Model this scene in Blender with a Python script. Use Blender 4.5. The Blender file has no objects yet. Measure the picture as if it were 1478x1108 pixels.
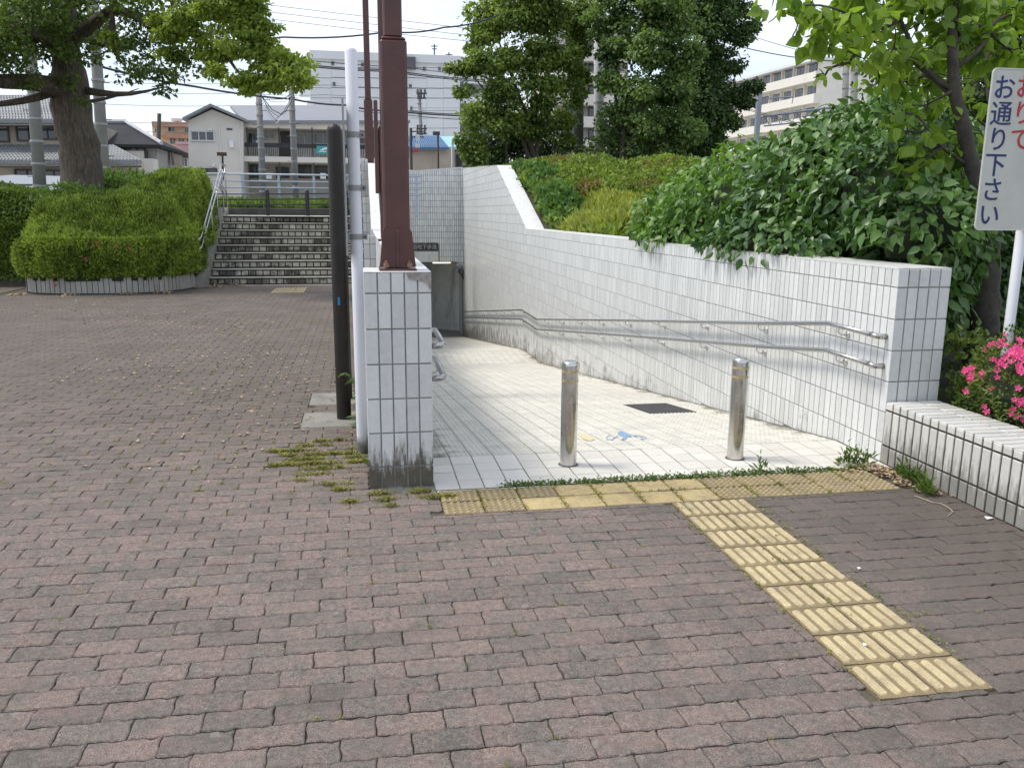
import bpy, math, random
import numpy as np
from mathutils import Vector, Matrix
random.seed(7); rng = np.random.default_rng(7)
C = bpy.context.scene.collection
S = bpy.context.scene
# ------------------------------------------------------------------ camera
PW, PH, FPX, EYE = 1478., 1108., 1200., 1.6
PITCH, YAW, ROLL = math.radians(11.65), math.radians(10.14), math.radians(0.4)
FW = np.array([math.sin(YAW)*math.cos(PITCH), math.cos(YAW)*math.cos(PITCH), -math.sin(PITCH)])
_r = np.array([math.cos(YAW), -math.sin(YAW), 0.]); _u = np.cross(_r, FW)
RT = _r*math.cos(ROLL)+_u*math.sin(ROLL); UP = -_r*math.sin(ROLL)+_u*math.cos(ROLL)
cam = bpy.data.cameras.new('camera'); cam.lens = 36*FPX/PW; cam.sensor_width = 36; cam.sensor_fit = 'HORIZONTAL'
cam.clip_start = 0.05; cam.clip_end = 3000
camo = bpy.data.objects.new('camera', cam); C.objects.link(camo); S.camera = camo
M = Matrix(((RT[0], UP[0], -FW[0], 0), (RT[1], UP[1], -FW[1], 0), (RT[2], UP[2], -FW[2], EYE), (0, 0, 0, 1)))
camo.matrix_world = M
# ------------------------------------------------------------------ world, sun, exposure
SUN_EL, SUN_ROT = math.radians(60), math.radians(288)
w = bpy.data.worlds.new('World'); S.world = w; w.use_nodes = True
nt = w.node_tree; nt.nodes.clear(); N = nt.nodes.new; L = nt.links.new
out = N('ShaderNodeOutputWorld'); add = N('ShaderNodeAddShader')
bg1 = N('ShaderNodeBackground'); bg2 = N('ShaderNodeBackground')
sky = N('ShaderNodeTexSky'); sky.sky_type = 'NISHITA'; sky.sun_disc = False
sky.sun_elevation = SUN_EL; sky.sun_rotation = SUN_ROT; sky.air_density = 1.0; sky.dust_density = 2.0
L(sky.outputs[0], bg1.inputs[0]); bg1.inputs[1].default_value = 0.05
tc = N('ShaderNodeTexCoord'); mp = N('ShaderNodeMapping'); mp.inputs['Scale'].default_value = (1, 1, 2.6)
ns = N('ShaderNodeTexNoise'); ns.inputs['Scale'].default_value = 3.4; ns.inputs['Detail'].default_value = 7; ns.inputs['Roughness'].default_value = .5
cr = N('ShaderNodeValToRGB')
cr.color_ramp.elements[0].position = .42; cr.color_ramp.elements[0].color = (.60, .645, .755, 1)
cr.color_ramp.elements[1].position = .60; cr.color_ramp.elements[1].color = (.84, .85, .88, 1)
L(tc.outputs['Generated'], mp.inputs[0]); L(mp.outputs[0], ns.inputs[0]); L(ns.outputs[0], cr.inputs[0]); L(cr.outputs[0], bg2.inputs[0])
bg2.inputs[1].default_value = 0.50
L(bg1.outputs[0], add.inputs[0]); L(bg2.outputs[0], add.inputs[1]); L(add.outputs[0], out.inputs[0])
sl = bpy.data.lights.new('sun', 'SUN'); sl.energy = 1.5; sl.angle = math.radians(14); sl.color = (1, .955, .87)
so = bpy.data.objects.new('sun', sl); C.objects.link(so)
sd = Vector((math.sin(SUN_ROT)*math.cos(SUN_EL), math.cos(SUN_ROT)*math.cos(SUN_EL), math.sin(SUN_EL)))
so.rotation_euler = sd.to_track_quat('Z', 'Y').to_euler()
S.view_settings.view_transform = 'Standard'; S.view_settings.look = 'None'; S.view_settings.exposure = 0.95; S.view_settings.gamma = 1
S.view_settings.use_curve_mapping = False

# ------------------------------------------------------------------ helpers
def ray(px, py): return FW+(px-PW/2)/FPX*RT-(py-PH/2)/FPX*UP
def P(px, py, Y):
    d = ray(px, py); t = Y/d[1]; return Vector((d[0]*t, Y, EYE+d[2]*t))
def PZ(px, py, z=0.):
    d = ray(px, py); t = (z-EYE)/d[2]; return Vector((d[0]*t, d[1]*t, z))
def pj(p):
    q = np.asarray(p, float)-np.array([0, 0, EYE]); z = q@FW
    return PW/2+FPX*(q@RT)/z, PH/2-FPX*(q@UP)/z
def tag(o, label=None, cat=None, group=None, kind=None):
    if label: o['label'] = label
    if cat: o['category'] = cat
    if group: o['group'] = group
    if kind: o['kind'] = kind
    return o
def empty(name, loc=(0, 0, 0), label=None, cat=None, group=None):
    o = bpy.data.objects.new(name, None); C.objects.link(o); o.location = loc; o.empty_display_size = .1
    return tag(o, label, cat, group)
def mesh_np(name, V, faces_idx, starts, totals, mats, smooth=False, mi=None):
    me = bpy.data.meshes.new(name); V = np.asarray(V, np.float32)
    me.vertices.add(len(V)); me.vertices.foreach_set('co', V.ravel())
    me.loops.add(len(faces_idx)); me.loops.foreach_set('vertex_index', np.asarray(faces_idx, np.int32))
    me.polygons.add(len(starts)); me.polygons.foreach_set('loop_start', np.asarray(starts, np.int32))
    try: me.polygons.foreach_set('loop_total', np.asarray(totals, np.int32))
    except Exception: pass
    if not isinstance(mats, (list, tuple)): mats = [mats]
    for m in mats: me.materials.append(m)
    if mi is not None: me.polygons.foreach_set('material_index', np.asarray(mi, np.int32))
    me.polygons.foreach_set('use_smooth', np.full(len(starts), bool(smooth)))
    me.update(calc_edges=True); me.validate()
    return me
class MB:
    def __init__(s): s.v = []; s.f = []; s.m = []; s.cm = 0
    def add(s, vs, fs, m=None):
        k = len(s.v); s.v += [tuple(x) for x in vs]; s.f += [tuple(i+k for i in f) for f in fs]; s.m += [s.cm if m is None else m]*len(fs); return s
    def box(s, x0, x1, y0, y1, z0, z1, m=None):
        return s.add([(x0,y0,z0),(x1,y0,z0),(x1,y1,z0),(x0,y1,z0),(x0,y0,z1),(x1,y0,z1),(x1,y1,z1),(x0,y1,z1)],
                     [(3,2,1,0),(4,5,6,7),(0,1,5,4),(1,2,6,5),(2,3,7,6),(3,0,4,7)], m)
    def bbox(s, x0, x1, y0, y1, z0, z1, b=.004, m=None):      # box with all edges chamfered
        a = [(x0,x0+b,x1-b,x1),(y0,y0+b,y1-b,y1),(z0,z0+b,z1-b,z1)]
        bm = []; idx = {}
        vs = []
        for ix in (0,1):
            for iy in (0,1):
                for iz in (0,1):
                    X=(x0,x1)[ix];Y=(y0,y1)[iy];Z=(z0,z1)[iz];Xi=(x0+b,x1-b)[ix];Yi=(y0+b,y1-b)[iy];Zi=(z0+b,z1-b)[iz]
                    idx[ix,iy,iz]=(len(vs),len(vs)+1,len(vs)+2); vs += [(X,Yi,Zi),(Xi,Y,Zi),(Xi,Yi,Z)]
        fs=[]
        I=idx
        fs.append((I[0,0,0][0],I[0,0,1][0],I[0,1,1][0],I[0,1,0][0])); fs.append((I[1,0,0][0],I[1,1,0][0],I[1,1,1][0],I[1,0,1][0]))
        fs.append((I[0,0,0][1],I[1,0,0][1],I[1,0,1][1],I[0,0,1][1])); fs.append((I[0,1,0][1],I[0,1,1][1],I[1,1,1][1],I[1,1,0][1]))
        fs.append((I[0,0,0][2],I[0,1,0][2],I[1,1,0][2],I[1,0,0][2])); fs.append((I[0,0,1][2],I[1,0,1][2],I[1,1,1][2],I[0,1,1][2]))
        for iy in (0,1):
            for iz in (0,1): fs.append((I[0,iy,iz][1],I[1,iy,iz][1],I[1,iy,iz][2],I[0,iy,iz][2]))
        for ix in (0,1):
            for iz in (0,1): fs.append((I[ix,0,iz][0],I[ix,1,iz][0],I[ix,1,iz][2],I[ix,0,iz][2]))
        for ix in (0,1):
            for iy in (0,1): fs.append((I[ix,iy,0][0],I[ix,iy,1][0],I[ix,iy,1][1],I[ix,iy,0][1]))
        for k in I.values(): fs.append(k)
        return s.add(vs, fs, m)
    def tube(s, pts, r, n=8, caps=True, m=None):
        pts = [Vector(p) for p in pts]; rs = r if isinstance(r, (list, tuple)) else [r]*len(pts)
        rings = []; ref = None
        for i, p in enumerate(pts):
            if i == 0: d = pts[1]-pts[0]
            elif i == len(pts)-1: d = pts[-1]-pts[-2]
            else: d = (pts[i+1]-p).normalized()+(p-pts[i-1]).normalized()
            d.normalize()
            if ref is None:
                ref = Vector((0, 0, 1)) if abs(d.z) < .9 else Vector((1, 0, 0))
            a = d.cross(ref)
            if a.length < 1e-4: a = d.cross(Vector((0, 1, 0)))
            a.normalize(); b = d.cross(a); ref = b.cross(d) if False else (-b if False else ref)
            ref = a.cross(d)
            rings.append([p+(a*math.cos(t)+b*math.sin(t))*rs[i] for t in [2*math.pi*k/n for k in range(n)]])
        vs = [v for R in rings for v in R]; fs = []
        for i in range(len(pts)-1):
            for k in range(n):
                fs.append((i*n+k, i*n+(k+1) % n, (i+1)*n+(k+1) % n, (i+1)*n+k))
        if caps: fs += [tuple(range(n))[::-1], tuple(range((len(pts)-1)*n, len(pts)*n))]
        return s.add(vs, fs, m)
    def cyl(s, x, y, prof, n=24, m=None):                      # prof: (z, r) list
        vs = [(x+r*math.cos(2*math.pi*k/n), y+r*math.sin(2*math.pi*k/n), z) for z, r in prof for k in range(n)]
        fs = [(i*n+k, i*n+(k+1) % n, (i+1)*n+(k+1) % n, (i+1)*n+k) for i in range(len(prof)-1) for k in range(n)]
        fs += [tuple(range(n))[::-1], tuple(range((len(prof)-1)*n, len(prof)*n))]
        return s.add(vs, fs, m)
    def prism(s, poly, axis, a, b, m=None):                    # poly 2D points, extruded along axis from a to b
        def q(p, t): return {'x': (t, p[0], p[1]), 'y': (p[0], t, p[1]), 'z': (p[0], p[1], t)}[axis]
        n = len(poly); vs = [q(p, a) for p in poly]+[q(p, b) for p in poly]
        fs = [tuple(range(n))[::-1], tuple(range(n, 2*n))]+[(i, (i+1) % n, n+(i+1) % n, n+i) for i in range(n)]
        return s.add(vs, fs, m)
    def build(s, name, mats, parent=None, smooth=False, fixn=True):
        tot = [len(f) for f in s.f]; st = np.cumsum([0]+tot[:-1]) if tot else []
        me = mesh_np(name, s.v, [i for f in s.f for i in f], st, tot, mats, smooth, s.m)
        if fixn:
            import bmesh
            bm = bmesh.new(); bm.from_mesh(me); bmesh.ops.recalc_face_normals(bm, faces=bm.faces); bm.to_mesh(me); bm.free()
        if smooth == 'angle':
            me.set_sharp_from_angle(angle=math.radians(40))
        return link(name, me, parent)
def link(name, me, parent=None, loc=None):
    o = bpy.data.objects.new(name, me); C.objects.link(o)
    off = Vector(); q = parent
    while q is not None: off += q.location; q = q.parent
    if parent is not None: o.parent = parent; o.location = -off
    if loc is not None: o.location = Vector(loc)-off
    return o

# ------------------------------------------------------------------ materials
def new_mat(name):
    m = bpy.data.materials.new(name); m.use_nodes = True; t = m.node_tree
    return m, t, t.nodes['Principled BSDF']
def node(t, kind, **kw):
    n = t.nodes.new(kind)
    for k, v in kw.items():
        if hasattr(n, k) and k not in n.inputs: setattr(n, k, v)
        else: n.inputs[k].default_value = v
    return n
def pos(t): return t.nodes.new('ShaderNodeNewGeometry').outputs['Position']
def noise(t, scale, detail=4, rough=.55, vec=None, stretch=None):
    n = node(t, 'ShaderNodeTexNoise'); n.inputs['Scale'].default_value = scale; n.inputs['Detail'].default_value = detail; n.inputs['Roughness'].default_value = rough
    v = vec or pos(t)
    if stretch:
        mpn = t.nodes.new('ShaderNodeMapping'); mpn.inputs['Scale'].default_value = stretch; t.links.new(v, mpn.inputs[0]); v = mpn.outputs[0]
    t.links.new(v, n.inputs['Vector']); return n.outputs[0]
def ramp(t, fac, stops):
    n = t.nodes.new('ShaderNodeValToRGB'); e = n.color_ramp.elements
    while len(e) < len(stops): e.new(.5)
    for i, (p, c) in enumerate(stops):
        e[i].position = p; e[i].color = (c, c, c, 1) if not hasattr(c, '__len__') else (*c, 1)
    t.links.new(fac, n.inputs[0]); return n.outputs[0]
def mix(t, fac, a, b, mode='MIX'):
    n = t.nodes.new('ShaderNodeMix'); n.data_type = 'RGBA'; n.blend_type = mode
    for k, v in ((0, fac), (6, a), (7, b)):
        if isinstance(v, bpy.types.NodeSocket): t.links.new(v, n.inputs[k])
        elif k == 0: n.inputs[0].default_value = v
        else: n.inputs[k].default_value = (*v, 1) if len(v) == 3 else v
    return n.outputs[2]
def mth(t, op, a, b=0., c=None):
    n = t.nodes.new('ShaderNodeMath'); n.operation = op
    for i, v in enumerate((a, b) if c is None else (a, b, c)):
        if isinstance(v, bpy.types.NodeSocket): t.links.new(v, n.inputs[i])
        else: n.inputs[i].default_value = v
    return n.outputs[0]
def rnd(t):                                                    # one random number per piece, joined or not
    g = t.nodes.new('ShaderNodeNewGeometry'); o = t.nodes.new('ShaderNodeObjectInfo')
    return mth(t, 'FRACT', mth(t, 'ADD', g.outputs['Random Per Island'], mth(t, 'MULTIPLY', o.outputs['Random'], 7.31)))
def bump(t, b, h, strength=.3, dist=.01):
    n = t.nodes.new('ShaderNodeBump'); n.inputs['Strength'].default_value = strength; n.inputs['Distance'].default_value = dist
    t.links.new(h, n.inputs['Height']); t.links.new(n.outputs[0], b.inputs['Normal'])
def paint(name, col, rough=.6, var=.12, scale=3., metal=0., dirt=None, bmp=0., spec=None):
    m, t, b = new_mat(name)
    n1 = noise(t, scale, 5, .6)
    lo = tuple(c*(1-var) for c in col); hi = tuple(min(1, c*(1+var)) for c in col)
    c = mix(t, ramp(t, n1, [(.3, 0.), (.7, 1.)]), lo, hi)
    if dirt:
        n2 = noise(t, scale*2.3, 6, .65, stretch=(1, 1, .25)); c = mix(t, ramp(t, n2, [(.5, 0.), (.72, dirt[1])]), c, dirt[0])
    t.links.new(c, b.inputs['Base Color']); b.inputs['Roughness'].default_value = rough; b.inputs['Metallic'].default_value = metal
    if spec is not None: b.inputs['Specular IOR Level'].default_value = spec
    if bmp: bump(t, b, noise(t, scale*14, 4), bmp, .01)
    return m
def leafmat(name, dark, light, trans=.35, rough=.5, tip=None, patch=1.2, spec=.35):
    m, t, b = new_mat(name)
    r = rnd(t); n1 = noise(t, patch, 3)
    f = mth(t, 'ADD', mth(t, 'MULTIPLY', r, .6), mth(t, 'MULTIPLY', ramp(t, n1, [(.35, 0.), (.65, 1.)]), .45))
    c = ramp(t, f, [(.05, dark), (.95, light)])
    if tip: c = mix(t, ramp(t, noise(t, patch*.8, 2, vec=None), [(.56, 0.), (.66, .8)]), c, tip)
    t.links.new(c, b.inputs['Base Color']); b.inputs['Roughness'].default_value = rough; b.inputs['Specular IOR Level'].default_value = spec
    tr = t.nodes.new('ShaderNodeBsdfTranslucent'); t.links.new(mix(t, 1., c, (1.25, 1.3, .6), 'MULTIPLY'), tr.inputs[0])
    mx = t.nodes.new('ShaderNodeMixShader'); mx.inputs[0].default_value = trans
    t.links.new(b.outputs[0], mx.inputs[1]); t.links.new(tr.outputs[0], mx.inputs[2])
    t.links.new(mx.outputs[0], t.nodes['Material Output'].inputs[0]); return m

# brick paving
def mat_paver():
    m, t, b = new_mat('paver_concrete')
    r = rnd(t); n1 = noise(t, 4.2, 2, .5); p = pos(t)
    n1 = noise(t, 6.5, 3, .5); n0 = noise(t, .9, 3, .5)
    f = mth(t, 'ADD', mth(t, 'ADD', mth(t, 'MULTIPLY', r, .22), mth(t, 'MULTIPLY', n1, 1.15)), mth(t, 'MULTIPLY', n0, .40))
    c = ramp(t, f, [(.50, (.162, .146, .124)), (.76, (.178, .155, .134)), (.88, (.198, .162, .139)), (1.0, (.220, .168, .145))])
    pt_ = ramp(t, noise(t, 11., 3, .55), [(.50, 0.), (.57, 1.)]); c = mix(t, mth(t, 'MULTIPLY', pt_, .5), c, (.218, .164, .141))
    pg_ = ramp(t, noise(t, 8., 4, .6, stretch=(1.3, .8, 1)), [(.53, 0.), (.60, 1.)]); c = mix(t, mth(t, 'MULTIPLY', pg_, .45), c, (.148, .139, .121))
    tone = ramp(t, r, [(.0, .90), (1., 1.08)]); c = mix(t, 1., c, tone, 'MULTIPLY')
    gr = ramp(t, noise(t, 260., 3, .7), [(.33, .42), (.5, .97), (.68, 1.75)])
    c = mix(t, 1., c, gr, 'MULTIPLY')
    gr2 = ramp(t, noise(t, 38., 6, .8), [(.3, .55), (.7, 1.35)]); c = mix(t, 1., c, gr2, 'MULTIPLY')
    spk = ramp(t, noise(t, 120., 2, .5), [(.70, 0.), (.76, 1.)]); c = mix(t, mth(t, 'MULTIPLY', spk, .55), c, (.55, .54, .52))
    gum = ramp(t, noise(t, 17., 1, .4), [(.735, 0.), (.75, 1.)]); c = mix(t, mth(t, 'MULTIPLY', gum, .35), c, (.33, .31, .28))
    oil = ramp(t, noise(t, 2.6, 5, .65), [(.56, 0.), (.70, .55)]); c = mix(t, oil, c, (.085, .074, .062))
    # brown earth film far from the walking line: by the right planter, in the narrow lane beside the wall and toward the steps
    sx = node(t, 'ShaderNodeSeparateXYZ'); t.links.new(p, sx.inputs[0])
    rgt = node(t, 'ShaderNodeMapRange'); rgt.inputs[1].default_value = 1.1; rgt.inputs[2].default_value = 3.0; t.links.new(sx.outputs[0], rgt.inputs[0])
    far = node(t, 'ShaderNodeMapRange'); far.inputs[1].default_value = 4.3; far.inputs[2].default_value = 8.0; t.links.new(sx.outputs[1], far.inputs[0])
    st = mth(t, 'MAXIMUM', rgt.outputs[0], mth(t, 'MULTIPLY', far.outputs[0], .92))
    st = mth(t, 'MULTIPLY', st, ramp(t, noise(t, 1.3, 5, .6), [(.25, .45), (.6, 1.)]))
    c = mix(t, mth(t, 'MULTIPLY', st, .86), c, mix(t, noise(t, 14., 5, .7), (.066, .056, .046), (.138, .117, .097)))
    t.links.new(c, b.inputs['Base Color']); b.inputs['Roughness'].default_value = .82; b.inputs['Specular IOR Level'].default_value = .3
    bump(t, b, noise(t, 120., 5, .8), .8, .008); return m
PAVER = mat_paver()
def mat_joint():
    m, t, b = new_mat('joint_soil')
    c = ramp(t, noise(t, 20, 5, .7), [(.35, (.06, .048, .038)), (.55, (.095, .078, .062)), (.72, (.14, .118, .09))])
    moss = ramp(t, noise(t, 2.1, 5, .6), [(.55, 0.), (.66, .8)]); c = mix(t, moss, c, (.10, .12, .03))
    t.links.new(c, b.inputs['Base Color']); b.inputs['Roughness'].default_value = .95; return m
JOINT = mat_joint()
def mat_tile(name, col, dirtz=None, streak=.25, rough=.28, gloomy=0., dirtcol=(.11, .10, .085), pits=True, zref=None):
    m, t, b = new_mat(name); r = rnd(t); p = pos(t)
    c = mix(t, r, tuple(x*.86 for x in col), tuple(min(.9, x*1.05) for x in col))
    n = noise(t, 30, 4, .6); c = mix(t, 1., c, ramp(t, n, [(.3, .93), (.7, 1.03)]), 'MULTIPLY')
    sk = ramp(t, noise(t, 9, 6, .7, stretch=(2.2, 2.2, .22)), [(.5, 0.), (.78, 1.)])
    c = mix(t, mth(t, 'MULTIPLY', sk, streak), c, dirtcol)
    if pits:
        pt = ramp(t, noise(t, 210, 1, .5), [(.755, 0.), (.77, 1.)]); c = mix(t, mth(t, 'MULTIPLY', pt, .8), c, (.06, .055, .05))
    if dirtz:
        sx = node(t, 'ShaderNodeSeparateXYZ'); t.links.new(p, sx.inputs[0])
        z = sx.outputs[2]
        if zref: z = mth(t, 'ADD', z, mth(t, 'MAXIMUM', mth(t, 'MULTIPLY', mth(t, 'ADD', sx.outputs[1], -5.3), .119), 0.))
        mr = node(t, 'ShaderNodeMapRange'); mr.inputs[1].default_value = dirtz[1]; mr.inputs[2].default_value = dirtz[0]; t.links.new(z, mr.inputs[0])
        sn = noise(t, 11, 5, .75, stretch=(3., 3., .5) if not zref else (.5, .5, .3))
        if zref:
            fy = node(t, 'ShaderNodeMapRange'); fy.inputs[1].default_value = 9.; fy.inputs[2].default_value = 24.; fy.inputs[3].default_value = -.22; fy.inputs[4].default_value = .12; t.links.new(sx.outputs[1], fy.inputs[0]); sn = mth(t, 'ADD', sn, fy.outputs[0])
        f = mth(t, 'MULTIPLY', ramp(t, mth(t, 'ADD', sn, mth(t, 'MULTIPLY', mr.outputs[0], .34 if zref else .46)), [(.60, 0.), (.80, 1.)]), mth(t, 'MINIMUM', mth(t, 'MULTIPLY', mr.outputs[0], 3.), dirtz[2]))
        c = mix(t, f, c, mix(t, noise(t, 25, 4), (.045, .042, .03), (.14, .125, .095)))
    t.links.new(c, b.inputs['Base Color']); b.inputs['Roughness'].default_value = rough; b.inputs['Specular IOR Level'].default_value = .45
    bump(t, b, noise(t, 60, 3), .06, .004); return m
TILE_PILLAR = mat_tile('glazed_wall_tile_pillar', (.64, .65, .63), dirtz=(.0, .34, .97), streak=.10)
TILE_WALL = mat_tile('glazed_wall_tile', (.72, .73, .715), dirtz=(-.1, .75, .85), streak=.10, zref=True)
TILE_PLANT = mat_tile('planter_tile', (.66, .65, .61), dirtz=(.0, .32, .6), streak=.16)
TILE_END = mat_tile('underpass_portal_tile', (.76, .78, .75), streak=.3, pits=False)
TILE_FLOOR = mat_tile('ramp_floor_tile', (.66, .63, .56), streak=.0, rough=.5, pits=False)
TILE_OLD = mat_tile('planter_tile_old', (.36, .35, .31), streak=.7, pits=False, rough=.6)
def mat_slope_tile():
    m, t, b = new_mat('ramp_slope_tile'); r = rnd(t); p = pos(t)
    c = mix(t, r, (.56, .54, .47), (.66, .635, .565))
    c = mix(t, 1., c, ramp(t, noise(t, 3.5, 5, .6), [(.3, .88), (.7, 1.05)]), 'MULTIPLY')
    sx = node(t, 'ShaderNodeSeparateXYZ'); t.links.new(p, sx.inputs[0])
    nz = noise(t, 5., 5, .7)
    for a, bb in ((.75, .38), (3.10, 3.36)):                    # moss and dirt along both walls
        mr = node(t, 'ShaderNodeMapRange'); mr.inputs[1].default_value = a; mr.inputs[2].default_value = bb; t.links.new(sx.outputs[0], mr.inputs[0])
        f = ramp(t, mth(t, 'ADD', nz, mth(t, 'MULTIPLY', mr.outputs[0], .35)), [(.66, 0.), (.84, .9)])
        c = mix(t, f, c, mix(t, noise(t, 30, 4), (.10, .09, .065), (.26, .235, .18)))
    t.links.new(c, b.inputs['Base Color']); b.inputs['Roughness'].default_value = .6; return m
TILE_SLOPE = mat_slope_tile()
def mat_stair():
    m, t, b = new_mat('stair_tile'); r = rnd(t)
    c = mix(t, r, (.36, .34, .27), (.60, .58, .49))
    f = ramp(t, mth(t, 'ADD', noise(t, 1.6, 5, .7), mth(t, 'MULTIPLY', r, .1)), [(.50, 0.), (.60, 1.)])
    c = mix(t, f, c, mix(t, noise(t, 14, 4), (.03, .028, .022), (.15, .14, .11)))
    t.links.new(c, b.inputs['Base Color']); b.inputs['Roughness'].default_value = .7; return m
TILE_STAIR = mat_stair()
GROUT = paint('grout_dark', (.23, .225, .205), .95, .35, 12); GROUT_W = paint('grout_grey', (.27, .27, .25), .95, .25, 9)
GROUT_P = paint('grout_planter', (.065, .055, .042), .95, .35, 12)
COPING = paint('white_tile_coping', (.66, .66, .63), .4, .06, 6, dirt=((.2, .19, .16), .35))
def mat_yellow(name, base, worn):
    m, t, b = new_mat(name); r = rnd(t)
    c = mix(t, r, tuple(x*.9 for x in base), base)
    c = mix(t, ramp(t, noise(t, 7, 6, .75), [(.42, 0.), (.7, worn)]), c, (.17, .14, .095))
    c = mix(t, 1., c, ramp(t, noise(t, 150, 3, .7), [(.3, .7), (.7, 1.2)]), 'MULTIPLY')
    t.links.new(c, b.inputs['Base Color']); b.inputs['Roughness'].default_value = .85; bump(t, b, noise(t, 150, 4, .7), .4, .005); return m
YELLOW = mat_yellow('yellow_tactile_bar', (.55, .455, .26), .5); YELLOW_BASE = mat_yellow('yellow_tactile_base', (.27, .205, .105), .8)
YELLOW_FLAT = mat_yellow('yellow_tactile_flat', (.50, .39, .19), .6)
YELLOW_OLD = mat_yellow('yellow_tactile_worn', (.44, .36, .19), .6)
STEEL = paint('stainless_steel', (.62, .61, .59), .2, .08, 8, metal=1.)
STEEL_B = paint('brushed_handrail_steel', (.44, .435, .42), .22, .10, 12, metal=1.)
def mat_bollard():
    m, t, b = new_mat('bollard_stainless')
    c = mix(t, ramp(t, noise(t, 30, 5, .7, stretch=(1, 1, .3)), [(.62, 0.), (.75, .75)]), (.60, .585, .55), (.19, .16, .12))
    t.links.new(c, b.inputs['Base Color']); b.inputs['Metallic'].default_value = 1.
    t.links.new(ramp(t, noise(t, 18, 5, .7), [(.3, .12), (.7, .30)]), b.inputs['Roughness']); bump(t, b, noise(t, 5, 2), .05, .02); return m
BOLLARD = mat_bollard()
TAPE = paint('worn_yellow_tape', (.46, .36, .14), .6, .35, 40, dirt=((.3, .28, .22), .8))
MAROON = paint('maroon_painted_steel', (.088, .034, .029), .42, .22, 6, bmp=.15, dirt=((.05, .025, .02), .4))
RUST = paint('rusty_bolt', (.24, .13, .09), .8, .35, 40)
WHITEP = paint('white_painted_pole', (.74, .75, .77), .35, .05, 5)
def mat_pole():
    m, t, b = new_mat('white_pole_paint'); p = pos(t); sx = node(t, 'ShaderNodeSeparateXYZ'); t.links.new(p, sx.inputs[0])
    mr = node(t, 'ShaderNodeMapRange'); mr.inputs[1].default_value = .16; mr.inputs[2].default_value = .0; t.links.new(sx.outputs[2], mr.inputs[0])
    f = ramp(t, mth(t, 'ADD', mr.outputs[0], mth(t, 'MULTIPLY', noise(t, 22, 4), .7)), [(.55, 0.), (1.1, .9)])
    c = mix(t, f, (.72, .73, .76), (.10, .09, .08)); t.links.new(c, b.inputs['Base Color']); b.inputs['Roughness'].default_value = .35; return m
WPOLE = mat_pole()
BROWN = paint('dark_brown_bronze', (.020, .0155, .012), .48, .35, 9, bmp=.15, spec=.35)
GREYM = paint('grey_metal', (.33, .33, .33), .5, .15, 6); DKGREY = paint('dark_grey_metal', (.07, .07, .075), .5, .2, 6)
BLACK = paint('black_metal', (.022, .022, .026), .45, .2, 6); CONC = paint('concrete', (.23, .22, .195), .9, .18, 4, bmp=.25, dirt=((.13, .12, .10), .6))
CONC_POLE = paint('concrete_pole_grey', (.22, .22, .205), .85, .16, 2, bmp=.1); ASPH = paint('asphalt', (.07, .07, .068), .9, .2, 4, bmp=.2)
SIDEWALK = paint('sidewalk_paving', (.42, .41, .38), .85, .15, 2); SOIL = paint('soil', (.045, .042, .028), .95, .4, 9, bmp=.4)
def mat_bark(name, a, b_):
    m, t, b = new_mat(name); n = noise(t, 22, 6, .7, stretch=(1, 1, .22)); n2 = noise(t, 2.5, 4, .6)
    c = mix(t, ramp(t, n, [(.35, 0.), (.65, 1.)]), a, b_); c = mix(t, ramp(t, n2, [(.5, 0.), (.75, .5)]), c, (.12, .125, .085))
    t.links.new(c, b.inputs['Base Color']); b.inputs['Roughness'].default_value = .95; bump(t, b, n, .9, .03); return m
BARK = mat_bark('camphor_bark', (.045, .036, .028), (.145, .118, .09)); BARK2 = paint('smooth_bark', (.075, .065, .052), .9, .4, 11, bmp=.6)
BLUE_FENCE = paint('pale_blue_steel', (.40, .46, .53), .4, .08, 5)
LITTER = paint('dead_leaf', (.36, .26, .16), .85, .5, 60)

# ------------------------------------------------------------------ bulk instancing
def bulk_mesh(name, tv, tf, X, mat, smooth=False, jit=0.):
    """tv (n,3) template verts, tf faces, X (N,4,4) or tuple(Rows) matrices -> one mesh"""
    tv = np.asarray(tv, float); n = len(tv); Nn = len(X)
    V = np.einsum('nij,vj->nvi', X[:, :3, :3], tv)+X[:, None, :3, 3]
    if jit: V[:, :, :2] += rng.normal(size=(Nn, n, 2))*jit*np.where(rng.random((Nn, n, 1)) < .12, 3.5, 1.)
    flat = np.array([i for f in tf for i in f]); tot = np.array([len(f) for f in tf])
    F = (flat[None, :]+(np.arange(Nn)*n)[:, None]).ravel(); T = np.tile(tot, Nn); st = np.concatenate([[0], np.cumsum(T)[:-1]])
    return mesh_np(name, V.reshape(-1, 3), F, st, T, mat, smooth)
def frames(Pn, axis, nrm, size, wid=None):
    a = axis/np.maximum(np.linalg.norm(axis, axis=1, keepdims=True), 1e-6)
    s = np.cross(a, nrm); s /= np.maximum(np.linalg.norm(s, axis=1, keepdims=True), 1e-6); n = np.cross(s, a)
    X = np.zeros((len(Pn), 4, 4)); wd = size if wid is None else wid
    X[:, :3, 0] = s*wd[:, None]; X[:, :3, 1] = a*size[:, None]; X[:, :3, 2] = n*size[:, None]; X[:, :3, 3] = Pn; X[:, 3, 3] = 1
    return X
LEAF_S = ([(0, 0, 0), (.32, .5, .08), (0, 1, -.05), (-.32, .5, .08)], [(0, 1, 2), (0, 2, 3)])
_lb = [(.13, .07, .03), (.27, .26, .05), (.30, .46, .03), (.21, .70, -.03), (.09, .90, -.10)]
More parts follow.
